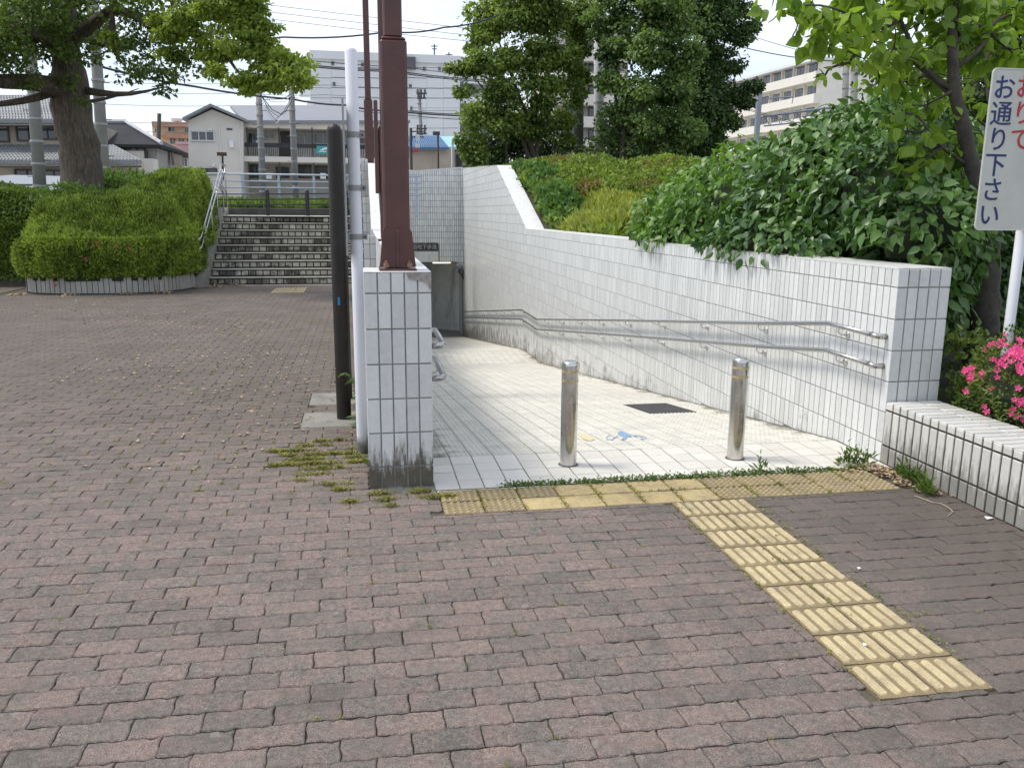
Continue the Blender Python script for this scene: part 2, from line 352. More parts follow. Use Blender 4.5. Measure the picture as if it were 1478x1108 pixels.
LEAF_B = ([(0, 0, 0)]+_lb+[(0, 1.06, -.17)]+[(-x, y, z) for x, y, z in _lb[::-1]]+[(0, .26, -.01), (0, .46, -.03), (0, .70, -.09)],
          [(0, 1, 2, 12), (12, 2, 3, 13), (13, 3, 4, 14), (14, 4, 5, 6), (0, 12, 10, 11), (12, 13, 9, 10), (13, 14, 8, 9), (14, 6, 7, 8)])
LEAF_N = ([(0, 0, 0), (.16, .4, .05), (0, 1, -.03), (-.16, .4, .05)], [(0, 1, 2), (0, 2, 3)])
def leafbulk(name, tmpl, X, mat, parent=None, stuff=True, label=None, cat=None):
    o = link(name, bulk_mesh(name, tmpl[0], tmpl[1], X, mat, tmpl is LEAF_B), parent)
    if stuff: o['kind'] = 'stuff'
    return tag(o, label, cat)
def rdir(n):
    v = rng.normal(size=(n, 3)); return v/np.linalg.norm(v, axis=1, keepdims=True)
def lump(Q, s, seed=0):                                        # cheap smooth pseudo noise in [-1,1]
    r = np.random.default_rng(seed); o = 0
    for k in range(4):
        d = r.normal(size=3); d /= np.linalg.norm(d); o = o+np.sin(Q@d*s*(1+.6*k)+r.uniform(0, 6))/(1+.5*k)
    return o/2.4
def clump_leaves(clumps, per, size, droop=.35, jit=.5, shell=.55, up=.5, lum=4., split=0):
    if split:
        out_ = []
        for c, r in clumps:
            r = np.array(r if hasattr(r, '__len__') else (r, r, r*.8))
            for _ in range(split):
                d = rdir(1)[0]; d[2] = d[2]*.9+.05; f = rng.uniform(.26, .46); out_.append((np.array(c)+d*r*rng.uniform(.45, .82), r*np.array([f*1.25, f*1.25, f*.75])))
        clumps = out_; per = per*.95
    Ps, A, Nn, Sz = [], [], [], []
    for c, r in clumps:
        r = np.array(r if hasattr(r, '__len__') else (r, r, r*.8)); n = int(per*(r[0]*r[1]*r[2])**(2/3))
        d = rdir(n); rad = shell+(1-shell)*rng.random(n)**.7
        q = d*r*rad[:, None]*(1+.22*lump(d, lum, int(abs(c[0])*97+abs(c[2])*31)))[:, None]; Ps.append(q+np.array(c))
        nn = d*.6+np.array([0, 0, up])+rng.normal(size=(n, 3))*jit; Nn.append(nn)
        a = d*.7+rng.normal(size=(n, 3))*.6; a[:, 2] -= droop; A.append(a); Sz.append(size*(.6+.7*rng.random(n)))
    Ps, A, Nn, Sz = map(np.concatenate, (Ps, A, Nn, Sz))
    return Ps, A, Nn, Sz
def limb(mb, p0, p1, r0, r1, bend=.12, n=6, seg=5):
    p0, p1 = Vector(p0), Vector(p1); d = p1-p0; k = Vector(rng.normal(size=3))*d.length*bend
    pts = [p0+d*t+k*math.sin(math.pi*t) for t in [i/seg for i in range(seg+1)]]
    mb.tube(pts, [r0+(r1-r0)*i/seg for i in range(seg+1)], n); return pts

# ------------------------------------------------------------------ ground: plaza, street level, bank
def floor_z(Y):
    if Y < 5.32: return 0.
    if Y < 15.56: return -.1229*(Y-5.32)
    if Y < 17.13: return -1.259
    return -1.259-.1211*min(Y-17.13, 11.07)
ZS = 1.473
g = MB()
g.add([(-60, -40, -.012), (14, -40, -.012), (14, 4.655, -.012), (-60, 4.655, -.012)], [(0, 1, 2, 3)])
g.add([(-60, 4.655, -.012), (.05, 4.655, -.012), (.05, 19.15, -.012), (-60, 19.15, -.012)], [(0, 1, 2, 3)])
plaza = g.build('plaza_ground', JOINT); plaza['kind'] = 'structure'
g = MB()
g.box(-400, -3.5, 22.0, 900, ZS-1.6, ZS); g.box(-3.498, .19, 21.5, 24.8, ZS-1.6, ZS)
g.box(-3.498, 14, 24.802, 900, ZS-6, ZS-.002) if False else g.box(-3.498, -.4, 24.802, 900, ZS-1.6, ZS-.002)
g.box(-.398, 400, 36., 900, ZS-.6, ZS-.004)
o = g.build('street_ground', SIDEWALK); o['kind'] = 'structure'
road = MB(); road.box(-300, -.4, 27.6, 34.5, ZS-.05, ZS+.006); o = road.build('road', ASPH); o['kind'] = 'structure'

# pavers --------------------------------------------------------------
BL, BW = .218, .109
def wv(x): return .0030*math.sin(2*math.pi*x/(BL/2))+.0022*math.sin(2*math.pi*x/(BL/4)+1)+.0008*math.sin(2*math.pi*x/(BL/8)+2)
def sv(y): return .0032*math.sin(2*math.pi*y/BW)
def brick_t(nl, nsd, side=True):
    G = .0020; outl = []
    for i in range(nl): x = BL*i/nl; outl.append((x, 0))
    for i in range(nsd): y = BW*i/nsd; outl.append((BL, y))
    for i in range(nl): x = BL*(1-i/nl); outl.append((x, BW))
    for i in range(nsd): y = BW*(1-i/nsd); outl.append((0, y))
    def sh(p, g): return (min(max(p[0], g), BL-g)+sv(p[1])-BL/2, min(max(p[1], g), BW-g)+wv(p[0])-BW/2)
    a = [sh(p, G) for p in outl]; b = [sh(p, G+.0045) for p in outl]; n = len(a)
    vs = [(*q, 0) for q in b]+[(*q, -.0035) for q in a]; fs = [tuple(range(n))]+[(n+i, n+(i+1) % n, (i+1) % n, i) for i in range(n)]
    if side: vs += [(*q, -.014) for q in a]; fs += [(2*n+i, 2*n+(i+1) % n, n+(i+1) % n, n+i) for i in range(n)]
    return vs, fs
STRIP0 = (1.676, 2.112, 2.272)
T_NEAR = brick_t(8, 3); T_MID = brick_t(5, 2, False); T_FAR = brick_t(3, 1, False)
near, mid, far = [], [], []
row = 0; Y = 1.70
OBST = [(3.336, 9, -9, 30), (STRIP0[0], STRIP0[1], STRIP0[2], 4.245), (.392, 9, 4.243, 30), (-.004, 9, 4.742, 5.09), (.12, 9, 4.66, 40), (-.505, -.055, 6.235, 6.725), (-.485, -.055, 6.99, 7.465), (-6.9, -3.35, 17.1, 30), (-9, 9, 18.92, 30), (-.078, .006, 5.488, 5.572)]
STRIP = (1.676, 2.112, 2.272, 4.234)
def frust(Y):
    pl = -9 if Y > 19 else min(PZ(0, y).x for y in [1108]) if Y < 2.4 else None
    return pl
def left_at(Y):
    # ground X of the photo's left border at depth Y
    lo, hi = 305., 1500.
    for _ in range(30):
        m = (lo+hi)/2
        if PZ(0, m).y > Y: lo = m
        else: hi = m
    return PZ(0, hi).x
while Y < 19.0:
    xl = left_at(Y)-.5; yc = Y+BW/2
    x = math.floor(xl/BL)*BL+(row % 2)*BL/2
    xr = 3.34 if yc < 4.72 else .19
    while x < xr+.0:
        rc = [max(x, -99), x+BL, Y, Y+BW]; ok = True
        for (oa, ob, oc, od) in OBST:
            if rc[0] < ob-.002 and rc[1] > oa+.002 and rc[2] < od-.002 and rc[3] > oc+.002:
                cand = [(rc[0], oa, rc[2], rc[3]), (ob, rc[1], rc[2], rc[3]), (rc[0], rc[1], rc[2], oc), (rc[0], rc[1], od, rc[3])]
                cand = [q for q in cand if q[1]-q[0] > .022 and q[3]-q[2] > .022]
                if not cand: ok = False; break
                rc = max(cand, key=lambda q: (q[1]-q[0])*(q[3]-q[2]))
        xc = (rc[0]+rc[1])/2; ycc = (rc[2]+rc[3])/2; fx_ = (rc[1]-rc[0])/BL; fy_ = (rc[3]-rc[2])/BW
        if ok:
            d = math.hypot(xc, yc)
            u_, v_ = pj((xc, yc, 0)); full = fx_ > .999 and fy_ > .999
            e = (xc, ycc, rng.normal()*.0009, rng.normal()*.007, rng.normal()*.004, rng.normal()*.008, fx_, fy_)
            vis = full and -20 < u_ < 1500 and v_ < 1125
            (near if d < 8 else far).append((d, vis, e))
        x += BL
    Y += BW; row += 1
near.sort(key=lambda a: (not a[1], a[0]))
def brmat(es):
    X = np.zeros((len(es), 4, 4))
    for i, (_, _, (x, y, z, rx, ry, rz, fx_, fy_)) in enumerate(es):
        m = Matrix.Translation((x, y, z)) @ Matrix.Rotation(rz, 4, 'Z') @ Matrix.Rotation(rx, 4, 'X') @ Matrix.Rotation(ry, 4, 'Y') @ Matrix.Diagonal((fx_, fy_, 1, 1))
        X[i] = np.array(m)
    return X
BV = []
for _ in range(10):
    tv_ = np.array(T_NEAR[0]); k_ = len(tv_)//3; dj = rng.normal(size=(k_, 2))*.0009*np.where(rng.random((k_, 1)) < .12, 3.5, 1.)
    for q in range(3): tv_[q*k_:(q+1)*k_, :2] += dj
    BV.append(mesh_np('brick', tv_, [i for f in T_NEAR[1] for i in f], np.cumsum([0]+[len(f) for f in T_NEAR[1]])[:-1], [len(f) for f in T_NEAR[1]], PAVER))
bm_near = mesh_np('brick', T_NEAR[0], [i for f in T_NEAR[1] for i in f], np.cumsum([0]+[len(f) for f in T_NEAR[1]])[:-1], [len(f) for f in T_NEAR[1]], PAVER)
for d, v, (x, y, z, rx, ry, rz, fx_, fy_) in near[:298]:
    o = link('brick', BV[int(rng.integers(0, 10))], plaza, (x, y, z)); o.rotation_euler = (rx, ry, rz)
rest = near[298:]
o = link('brick_paving', bulk_mesh('brick_paving', *T_NEAR, brmat([e for e in rest if e[0] < 5.5]), PAVER, False, .0009), plaza); o['kind'] = 'stuff'
o = link('brick_paving_middle', bulk_mesh('brick_paving_middle', *T_MID, brmat([e for e in rest if e[0] >= 5.5]), PAVER, False, .0012), plaza); o['kind'] = 'stuff'
o = link('brick_paving_distant', bulk_mesh('brick_paving_distant', *T_FAR, brmat(far), PAVER), plaza); o['kind'] = 'stuff'
# paving out of the brick field: one plain sheet a little lower
g = MB(); g.add([(-60, -40, -.008), (14, -40, -.008), (14, 1.70, -.008), (-60, 1.70, -.008)], [(0, 1, 2, 3)])
g.add([(-60, 1.70, -.006), (-9, 1.70, -.006), (-9, 19.1, -.006), (-60, 19.1, -.006)], [(0, 1, 2, 3)])
o = g.build('outer_paving', PAVER); o['kind'] = 'structure'

# tactile guide strip and warning band --------------------------------
strip = empty('tactile_guide_strip', (1.894, 3.25, 0), 'yellow tactile strip of barred tiles running toward the viewer from the ramp edge', 'tactile paving')
TS = .218
def bar_tile():
    mb = MB(); a = TS/2-.003
    n = 6; pts = []
    for i in range(n): x = -a+2*a*i/n; pts.append((x, -a+wv(x+a)*.8))
    for i in range(n): y = -a+2*a*i/n; pts.append((a+sv(y+a)*.8, y))
    for i in range(n): x = a-2*a*i/n; pts.append((x, a+wv(x+a)*.8))
    for i in range(n): y = a-2*a*i/n; pts.append((-a+sv(y+a)*.8, y))
    mb.prism(pts, 'z', -.012, .0015, 1)
    for k in range(4):
        cx = -a+.027+k*.0535; r0, r1 = .0165, .0125; seg = 5
        rings = []
        for r_, z in ((r0, .0016), (r1, .0075)):
            ring = []
            for s_ in (1, -1):
                for q in range(seg+1):
                    t_ = math.pi*q/seg; ring.append((cx+r_*math.cos(t_)*s_, s_*(a-.030)+s_*r_*math.sin(t_), z))
            rings.append(ring)
        m_ = len(rings[0]); mb.add(rings[0]+rings[1], [(i, (i+1) % m_, m_+(i+1) % m_, m_+i) for i in range(m_)]+[tuple(range(m_, 2*m_))], 0)
    return mb
def dot_tile(nx, ny, wx, wy, h=.005):
    mb = MB(); mb.bbox(-wx/2+.003, wx/2-.003, -wy/2+.003, wy/2-.003, -.02, .0015, .003, 1)
    for i in range(nx):
        for j in range(ny):
            cx = -wx/2+wx*(i+.5)/nx; cy = -wy/2+wy*(j+.5)/ny; n = 8; r0, r1 = .0125, .0085
            vs = [(cx+r*math.cos(2*math.pi*k/n), cy+r*math.sin(2*math.pi*k/n), z) for r, z in ((r0, .0016), (r1, .0016+h)) for k in range(n)]
            mb.add(vs, [(k, (k+1) % n, n+(k+1) % n, n+k) for k in range(n)]+[tuple(range(n, 2*n))], 0)
    return mb
t0 = bar_tile().build('tile', [YELLOW, YELLOW_BASE], strip)
for r_ in range(9):
    for c_ in range(2):
        o = t0 if (r_, c_) == (0, 0) else t0.copy()
        if o is not t0: C.objects.link(o)
        o.location = Vector((1.894+(c_-.5)*TS, 2.272+(r_+.5)*TS, rng.normal()*.0008))-strip.location
        o.rotation_euler = (rng.normal()*.004, rng.normal()*.004, rng.normal()*.006)
band = empty('tactile_warning_band', (1.7, 4.42, 0), 'worn yellow band of dotted tiles along the foot of the white ramp floor', 'tactile paving')
t1 = dot_tile(6, 5, .226, .192, .006).build('tile', [YELLOW_OLD, YELLOW_BASE], band)
t2 = dot_tile(5, 4, .226, .192, .0015).build('tile', [YELLOW_FLAT, YELLOW_FLAT], band)
fi = {0: False, 1: False}
for r_ in range(2):
    for c_ in range(12):
        fl = c_ in (2, 3, 4, 5, 6); src = t2 if (fl and not (c_ == 2 and r_ == 1)) else t1; k = 1 if src is t2 else 0
        o = src if not fi[k] else src.copy()
        if fi[k]: C.objects.link(o)
        fi[k] = True
        o.location = Vector((.395+(c_+.5)*.2275, 4.245+(r_+.5)*.198, rng.normal()*.001))-band.location
        o.rotation_euler = (rng.normal()*.006, rng.normal()*.006, rng.normal()*.006)

# ramp floor -----------------------------------------------------------
RX0, RX1 = .382, 3.335
rb = MB()
prof = [(4.665, -.008), (5.32, -.008), (15.56, -1.267), (17.13, -1.267), (28.2, -2.608), (40, -2.608)]
for (a, za), (b, zb) in zip(prof[:-1], prof[1:]):
    x0, x1 = (.19, 3.36) if b <= 28.3 else (-9, 3.6)
    rb.add([(x0, a, za), (x1, a, za), (x1, b, zb), (x0, b, zb)], [(0, 1, 2, 3)])
ramp_o = rb.build('ramp_floor', GROUT_W); ramp_o['kind'] = 'structure'
TW = (RX1-RX0)/20
def plate(wx, wy, b=.003, h=.008):
    return [(-wx+b, -wy+b, 0), (wx-b, -wy+b, 0), (wx-b, wy-b, 0), (-wx+b, wy-b, 0), (-wx, -wy, -b*.8), (wx, -wy, -b*.8), (wx, wy, -b*.8), (-wx, wy, -b*.8)], \
        [(0, 1, 2, 3), (4, 5, 1, 0), (5, 6, 2, 1), (6, 7, 3, 2), (7, 4, 0, 3)]
FT = plate(TW/2-.0025, .1635/2-.0025)
ftm = mesh_np('tile', FT[0], [i for f in FT[1] for i in f], np.cumsum([0]+[len(f) for f in FT[1]])[:-1], [len(f) for f in FT[1]], TILE_FLOOR)
for j in range(4):
    for i in range(20):
        o = link('tile', ftm, ramp_o, (RX0+(i+.5)*TW, 4.665+(j+.5)*.1638, rng.normal()*.0005)); o.rotation_euler = (rng.normal()*.003, rng.normal()*.003, 0)
# slope tiles carry four raised ribs down the slope
def rib_tile(wy):
    vs, fs = plate(TW/2-.0025, wy/2-.0012, .0015); vs = [(x, y, z) for x, y, z in vs]; fs = list(fs)
    for k in range(4):
        cx = -TW/2+TW*(k+.5)/4; r = .0085; k0 = len(vs)
        vs += [(cx-r, -wy/2+.008, .0002), (cx+r, -wy/2+.008, .0002), (cx+r, wy/2-.008, .0002), (cx-r, wy/2-.008, .0002), (cx-r*.45, -wy/2+.011, .0035), (cx+r*.45, -wy/2+.011, .0035), (cx+r*.45, wy/2-.011, .0035), (cx-r*.45, wy/2-.011, .0035)]
        fs += [(k0+4, k0+5, k0+6, k0+7), (k0, k0+1, k0+5, k0+4), (k0+1, k0+2, k0+6, k0+5), (k0+2, k0+3, k0+7, k0+6), (k0+3, k0, k0+4, k0+7)]
    return vs, fs
RTp = rib_tile(.075)
rtm = mesh_np('tile', RTp[0], [i for f in RTp[1] for i in f], np.cumsum([0]+[len(f) for f in RTp[1]])[:-1], [len(f) for f in RTp[1]], TILE_SLOPE)
hole = lambda x, y: 2.62 < x < 3.07 and 7.18 < y < 8.02
sl_rest = []; cnt = 0; Y = 5.32+.0375
while Y < 28.2:
    th = math.atan(.1229) if Y < 15.56 else (0 if Y < 17.13 else math.atan(.1211)); z = floor_z(Y)
    for i in range(20):
        x = RX0+(i+.5)*TW
        if hole(x, Y): continue
        if cnt < 215 and pj((x, Y, z))[0] > 625:
            o = link('tile', rtm, ramp_o, (x, Y, z+rng.normal()*.0003)); o.rotation_euler = (-th, 0, 0); cnt += 1
        else: sl_rest.append(np.array(Matrix.Translation((x, Y, z)) @ Matrix.Rotation(-th, 4, 'X')))
    Y += .0755
o = link('ribbed_tile_field', bulk_mesh('ribbed_tile_field', *RTp, np.array(sl_rest), TILE_SLOPE), ramp_o); o['kind'] = 'stuff'
# manhole plate
mh = MB(); yq = (7.19, 8.01)
mh.add([(2.63, 7.19, floor_z(7.19)+.004), (3.06, 7.19, floor_z(7.19)+.004), (3.06, 8.01, floor_z(8.01)+.004), (2.63, 8.01, floor_z(8.01)+.004),
        (2.63, 7.19, floor_z(7.19)-.02), (3.06, 7.19, floor_z(7.19)-.02), (3.06, 8.01, floor_z(8.01)-.02), (2.63, 8.01, floor_z(8.01)-.02)],
       [(0, 1, 2, 3), (4, 5, 1, 0), (5, 6, 2, 1), (6, 7, 3, 2), (7, 4, 0, 3)])
for k in range(9):
    yy = 7.25+k*.085; zz = floor_z(yy)+.0045
    mh.add([(2.66, yy, zz), (3.03, yy, zz), (3.03, yy+.03, zz-.0037+.004), (2.66, yy+.03, zz-.0037+.004), (2.66, yy+.01, zz+.003), (3.03, yy+.01, zz+.003), (3.03, yy+.02, zz+.0025), (2.66, yy+.02, zz+.0025)],
           [(4, 5, 6, 7), (0, 1, 5, 4), (1, 2, 6, 5), (2, 3, 7, 6), (3, 0, 4, 7)])
tag(mh.build('drain_cover', paint('cast_iron_cover', (.055, .055, .057), .7, .3, 25)), 'dark grey cast cover plate let into the sloping white ramp floor', 'manhole cover')
# faded painted marks on the floor (flat print)
def print_poly(name, polys, mat, label, up=.0052):
    mb = MB()
    for pl in polys:
        q = [ground_on_ramp(*p, up) for p in pl]; mb.add(q, [tuple(range(len(q)))])
    return tag(mb.build(name, mat, fixn=False), label, 'floor sticker')
def ground_on_ramp(px, py, up):
    d = ray(px, py); k = .1229
    t = (-k*(0-5.32)-EYE)/(d[2]+k*d[1]); p = Vector((d[0]*t, d[1]*t, EYE+d[2]*t))
    if p.y < 5.32: p = PZ(px, py, 0)
    return p+Vector((0, 0, up))
BLUEP = paint('faded_blue_print', (.17, .30, .50), .6, .25, 60, dirt=((.6, .58, .52), .7)); YELP = paint('faded_yellow_print', (.66, .54, .28), .6, .15, 50, dirt=((.6, .58, .52), .8))
def stroke(pts, wpx):
    res = []
    for (x0, y0), (x1, y1) in zip(pts[:-1], pts[1:]):
        res.append([(x0, y0-wpx/2), (x0, y0+wpx/2), (x1, y1+wpx/2), (x1, y1-wpx/2)] if abs(x1-x0) > abs(y1-y0) else [(x0-wpx/2, y0), (x1-wpx/2, y1), (x1+wpx/2, y1), (x0+wpx/2, y0)])
    return res
print_poly('floor_print', [[(892, 624), (898, 622.5), (902, 625), (911, 628), (911, 630.5), (905, 630.5), (903, 635), (897, 635.5), (900, 630), (892, 628)]] +
           stroke([(911, 629), (922, 630), (931, 631), (933, 633), (924, 634.5)], .8)+stroke([(889, 632), (884, 635), (876, 634.5), (875, 631.5), (882, 628)], .8)+stroke([(892, 630), (884, 633)], .8),
           BLUEP, 'faded blue print on the white ramp floor between the two bollards')
print_poly('floor_print', [[(835, 626), (842, 627.5), (857, 632), (859, 635), (850, 637), (841, 634)]], YELP, 'faded yellow print on the white ramp floor beside the left bollard')

# ------------------------------------------------------------------ tile walls
ROWZ = [1.148-.2035*k for k in range(0, 22)]
ROWS = sorted(ROWZ+[1.148+.2035*k for k in range(1, 12)])
def tile_face(parent, axis, c, sgn, u0, u1, pitch, zlo, ztop, mat, rows=None, limit=0, name='tile', gap=.008, th=.005, stuff_name='tile_field', bev=.0022, w0=None):
    """tiles standing proud of the plane axis=c. u runs along the other horizontal axis."""
    rows = rows or ROWS; T = []
    n = max(1, round((u1-u0)/pitch)); pit = (u1-u0)/n
    for i in range(n):
        a, b = u0+i*pit+gap/2, u0+(i+1)*pit-gap/2
        if i == 0: a = u0
        if i == n-1: b = u1
        za, zb = zlo(a), zlo(b); ta, tb = ztop(a), ztop(b)
        levels = [r for r in rows if min(za, zb) < r < max(ta, tb)]
        lv = [min(za, zb)-.3]+levels+[max(ta, tb)+.3]
        for z0, z1 in zip(lv[:-1], lv[1:]):
            q = [max(z0+gap/2, za+.003), max(z0+gap/2, zb+.003), min(z1-gap/2, tb), min(z1-gap/2, ta)]
            if q[3]-q[0] < .012 or q[2]-q[1] < .012: continue
            T.append((a, b, q))
    def verts(a, b, q):
        o_ = th*sgn+rng.normal()*.0003; B = bev
        inn = [(a+B, q[0]+B), (b-B, q[1]+B), (b-B, q[2]-B), (a+B, q[3]-B)]; outl = [(a, q[0]), (b, q[1]), (b, q[2]), (a, q[3])]
        if axis == 'y': return [(u, c+o_, z) for u, z in inn]+[(u, c+o_-B*.7*sgn, z) for u, z in outl]+[(u, c, z) for u, z in outl]
        return [(c+o_, u, z) for u, z in inn]+[(c+o_-B*.7*sgn, u, z) for u, z in outl]+[(c, u, z) for u, z in outl]
    F = [(0, 1, 2, 3)]+[(4+i, 4+(i+1) % 4, (i+1) % 4, i) for i in range(4)]+[(8+i, 8+(i+1) % 4, 4+(i+1) % 4, 4+i) for i in range(4)]
    flip = (axis == 'y' and sgn > 0) or (axis == 'x' and sgn < 0)
    if flip: F = [f[::-1] for f in F]
    def ctr(t): m = ((t[0]+t[1])/2, sum(t[2])/4); return (m[0], c, m[1]) if axis == 'y' else (c, m[0], m[1])
    T.sort(key=lambda t: (Vector(ctr(t))-Vector((0, 0, EYE))).length)
    cache = {}
    for t in T[:limit]:
        key = tuple(round(x, 4) for x in (t[1]-t[0], *[z-t[2][0] for z in t[2]]))
        if key not in cache:
            V = np.array(verts(0, t[1]-t[0], [z-t[2][0] for z in t[2]]))
            if axis == 'y': V[:, 1] -= c
            else: V[:, 0] -= c
            cache[key] = mesh_np(name, V, [i for f in F for i in f], np.arange(9)*4, [4]*9, mat)
        p = (t[0], c, t[2][0]) if axis == 'y' else (c, t[0], t[2][0])
        link(name, cache[key], parent, p)
    if T[limit:]:
        V = []; idx = []
        for k, t in enumerate(T[limit:]): V += verts(*t); idx += [i+12*k for f in F for i in f]
        nf = 9*len(T[limit:]); o = link(stuff_name, mesh_np(stuff_name, V, idx, np.arange(nf)*4, [4]*nf, mat), parent)
        o['kind'] = 'stuff'
TP = .0726
# left wall with front pillar
lw = empty('tiled_ramp_wall', (.19, 4.75, 0), 'left white tiled wall of the ramp with a square pillar end carrying the maroon post', 'wall')
b = MB(); b.box(.005, .373, 4.751, 5.08, -.05, 1.262); b.build('pillar', GROUT, lw)
def ltop(Y): return 1.262 if Y < 17.1 else (1.262+(Y-17.1)/3.94*1.473 if Y < 21.04 else 2.735+(Y-21.04)/7.16*.25)
b = MB(); ys = [5.082, 17.1, 21.04, 28.2]
b.prism([(5.082, -3), (28.2, -3)]+[(y, ltop(y)-.004) for y in ys[::-1]], 'x', .19, .373); b.build('wall_body', GROUT_W, lw)
b = MB(); b.prism([(y, ltop(y)-.003) for y in ys]+[(y, ltop(y)+.008) for y in ys[::-1]], 'x', .185, .38); b.build('coping', COPING, lw)
b = MB(); b.bbox(0, .379, 4.745, 5.085, 1.2635, 1.271, .003); cap = b.build('pillar_cap', COPING, lw)
tile_face(lw, 'y', 4.751, -1, .001, .377, TP, lambda u: .0, lambda u: 1.262, TILE_PILLAR, limit=60, gap=.0085)
tile_face(lw, 'x', .005, -1, 4.751, 5.08, TP, lambda u: .0, lambda u: 1.262, TILE_PILLAR, limit=0, stuff_name='pillar_side_tiles')
tile_face(lw, 'x', .373, 1, 4.751, 28.2, TP, lambda u: floor_z(u), lambda u: ltop(u)-.004, TILE_WALL, limit=0, stuff_name='inner_face_tiles')
tile_face(lw, 'x', .19, -1, 5.082, 21.0, TP, lambda u: .0, lambda u: ltop(u)-.004, TILE_WALL, limit=0, stuff_name='outer_face_tiles')
# broken corner of the pillar: exposed mortar
b = MB()
pts = [(.24, 1.262), (.379, 1.262), (.379, 1.165), (.352, 1.205), (.33, 1.215), (.29, 1.222), (.252, 1.228)]
b.prism([(x, z) for x, z in pts], 'y', 4.738, 4.7455); b.build('mortar_patch', paint('rough_mortar', (.40, .38, .35), .95, .3, 30, bmp=.8), lw)
# farther pilaster beside the left wall
b = MB(); b.box(.02, .185, 12.0, 12.4, -.05, 1.265); pl2 = b.build('tiled_pilaster', GROUT); tag(pl2, 'slim white tiled pilaster against the outer side of the left ramp wall', 'pilaster')
tile_face(pl2, 'y', 12.0, -1, .02, .185, TP, lambda u: .0, lambda u: 1.265, TILE_PILLAR, limit=20)
b = MB(); b.box(.03, .186, 19.06, 21.4, -.05, 1.9); b.box(.03, .186, 21.402, 23.5, 1.3, 2.86)
sw = b.build('tiled_stair_wall', GROUT); tag(sw, 'stepped white tiled wall on the right side of the outdoor steps', 'wall')
tile_face(sw, 'y', 19.06, -1, .03, .186, TP, lambda u: .0, lambda u: 1.9, TILE_PILLAR, limit=30)
tile_face(sw, 'y', 21.402, -1, .03, .186, TP, lambda u: 1.9, lambda u: 2.86, TILE_PILLAR, limit=30)

# right wall
rw = empty('tiled_retaining_wall', (3.5, 4.8, 0), 'long white tiled retaining wall on the right of the ramp, stepping up toward the underpass', 'wall')
RWX0, RWX1 = 3.339, 3.712
def rtop(Y): return 1.262 if Y < 17.1 else (1.262+(Y-17.1)/3.94*1.473 if Y < 21.04 else 2.735+(Y-21.04)/7.16*.28)
b = MB(); ys = [4.79, 17.1, 21.04, 28.2]
b.prism([(4.79, -3), (28.6, -3), (28.6, rtop(28.2))]+[(y, rtop(y)) for y in ys[::-1]], 'x', RWX0+.005, RWX1-.005); b.build('wall_body', GROUT_W, rw)
b = MB(); b.prism([(y, rtop(y)+.001) for y in ys]+[(y, rtop(y)+.010) for y in ys[::-1]], 'x', RWX0-.001, RWX1+.001)
b.build('coping', COPING, rw)
tile_face(rw, 'y', 4.79, -1, RWX0, RWX1, TP, lambda u: .0 if u > 3.71 else .0, lambda u: 1.262, TILE_PILLAR, limit=60, gap=.0095)
tile_face(rw, 'x', RWX0+.005, -1, 4.785, 28.2, TP, lambda u: floor_z(u), lambda u: rtop(u), TILE_WALL, limit=236, gap=.0075)
tile_face(rw, 'x', RWX1-.005, 1, 4.785, 12, TP, lambda u: .4, lambda u: rtop(u), TILE_WALL, limit=0, stuff_name='back_face_tiles')

# planter wall toward the viewer, right
pw = empty('tiled_planter_wall', (3.5, 3.0, 0), 'low white tiled planter wall with dark joints at the right edge', 'planter wall')
b = MB(); b.box(3.343, 3.70, -2.0, 4.775, -.05, .395); b.build('wall_body', GROUT_P, pw)
prow = [.119, .353]
tile_face(pw, 'x', 3.343, -1, -2.0, 4.775, TP, lambda u: .0, lambda u: .398, TILE_PLANT, rows=prow, limit=100, gap=.013, th=.009, bev=.003)
capm = {}
n = round(6.775/TP)
CX = [(3.336, 3.542), (3.553, 3.700)]
for k, (xa, xb) in enumerate(CX):
    V, F = plate((xb-xa)/2, TP/2-.0075, .003); capm[k] = mesh_np('cap_tile', V+[(v[0], v[1], -.012) for v in V[4:]], [i for f in F+[(8, 9, 5, 4), (9, 10, 6, 5), (10, 11, 7, 6), (11, 8, 4, 7)] for i in f], np.arange(9)*4, [4]*9, TILE_PLANT)
for i in range(n):
    y = 4.775-(i+.5)*TP
    if y < 2.2: break
    for k, (xa, xb) in enumerate(CX): link('cap_tile', capm[k], pw, ((xa+xb)/2, y, .408+rng.normal()*.0006))
b = MB(); b.box(3.34, 3.7, -2., 2.2, .396, .406); b.build('cap', TILE_PLANT, pw)

# portal (end wall over the underpass mouth)
pt = empty('underpass_portal', (1.9, 28.2, -2.6), 'white tiled end wall above the dark underpass mouth with a black name plaque', 'underpass')
def etop(X): return 2.855+(X-1.56)*.085
b = MB(); b.prism([(.38, -.045), (3.1, -.045), (3.335, -.22), (3.335, etop(3.335)), (.38, etop(.38))], 'y', 28.205, 28.6); b.build('portal_wall', GROUT, pt)
b = MB(); b.prism([(.38, etop(.38)+.001), (3.335, etop(3.335)+.001), (3.335, etop(3.335)+.05), (.38, etop(.38)+.05)], 'y', 28.19, 28.62); b.build('coping', COPING, pt)
def elow(X): return -.04 if X < 3.1 else -.04-(X-3.1)*.76
tile_face(pt, 'y', 28.205, -1, .38, 3.335, TP*1.0, lambda u: elow(u) if u > 2.5 else .59, lambda u: etop(u), TILE_END, limit=280, gap=.012, th=.008)
b = MB(); b.box(.38, 2.5, 28.15, 28.204, -.044, .30); b.build('lintel', COPING, pt)
b = MB(); b.box(.55, 2.49, 28.17, 28.204, .345, .56); pq = b.build('name_plaque', paint('black_granite', (.02, .02, .021), .2, .3, 20), pt)
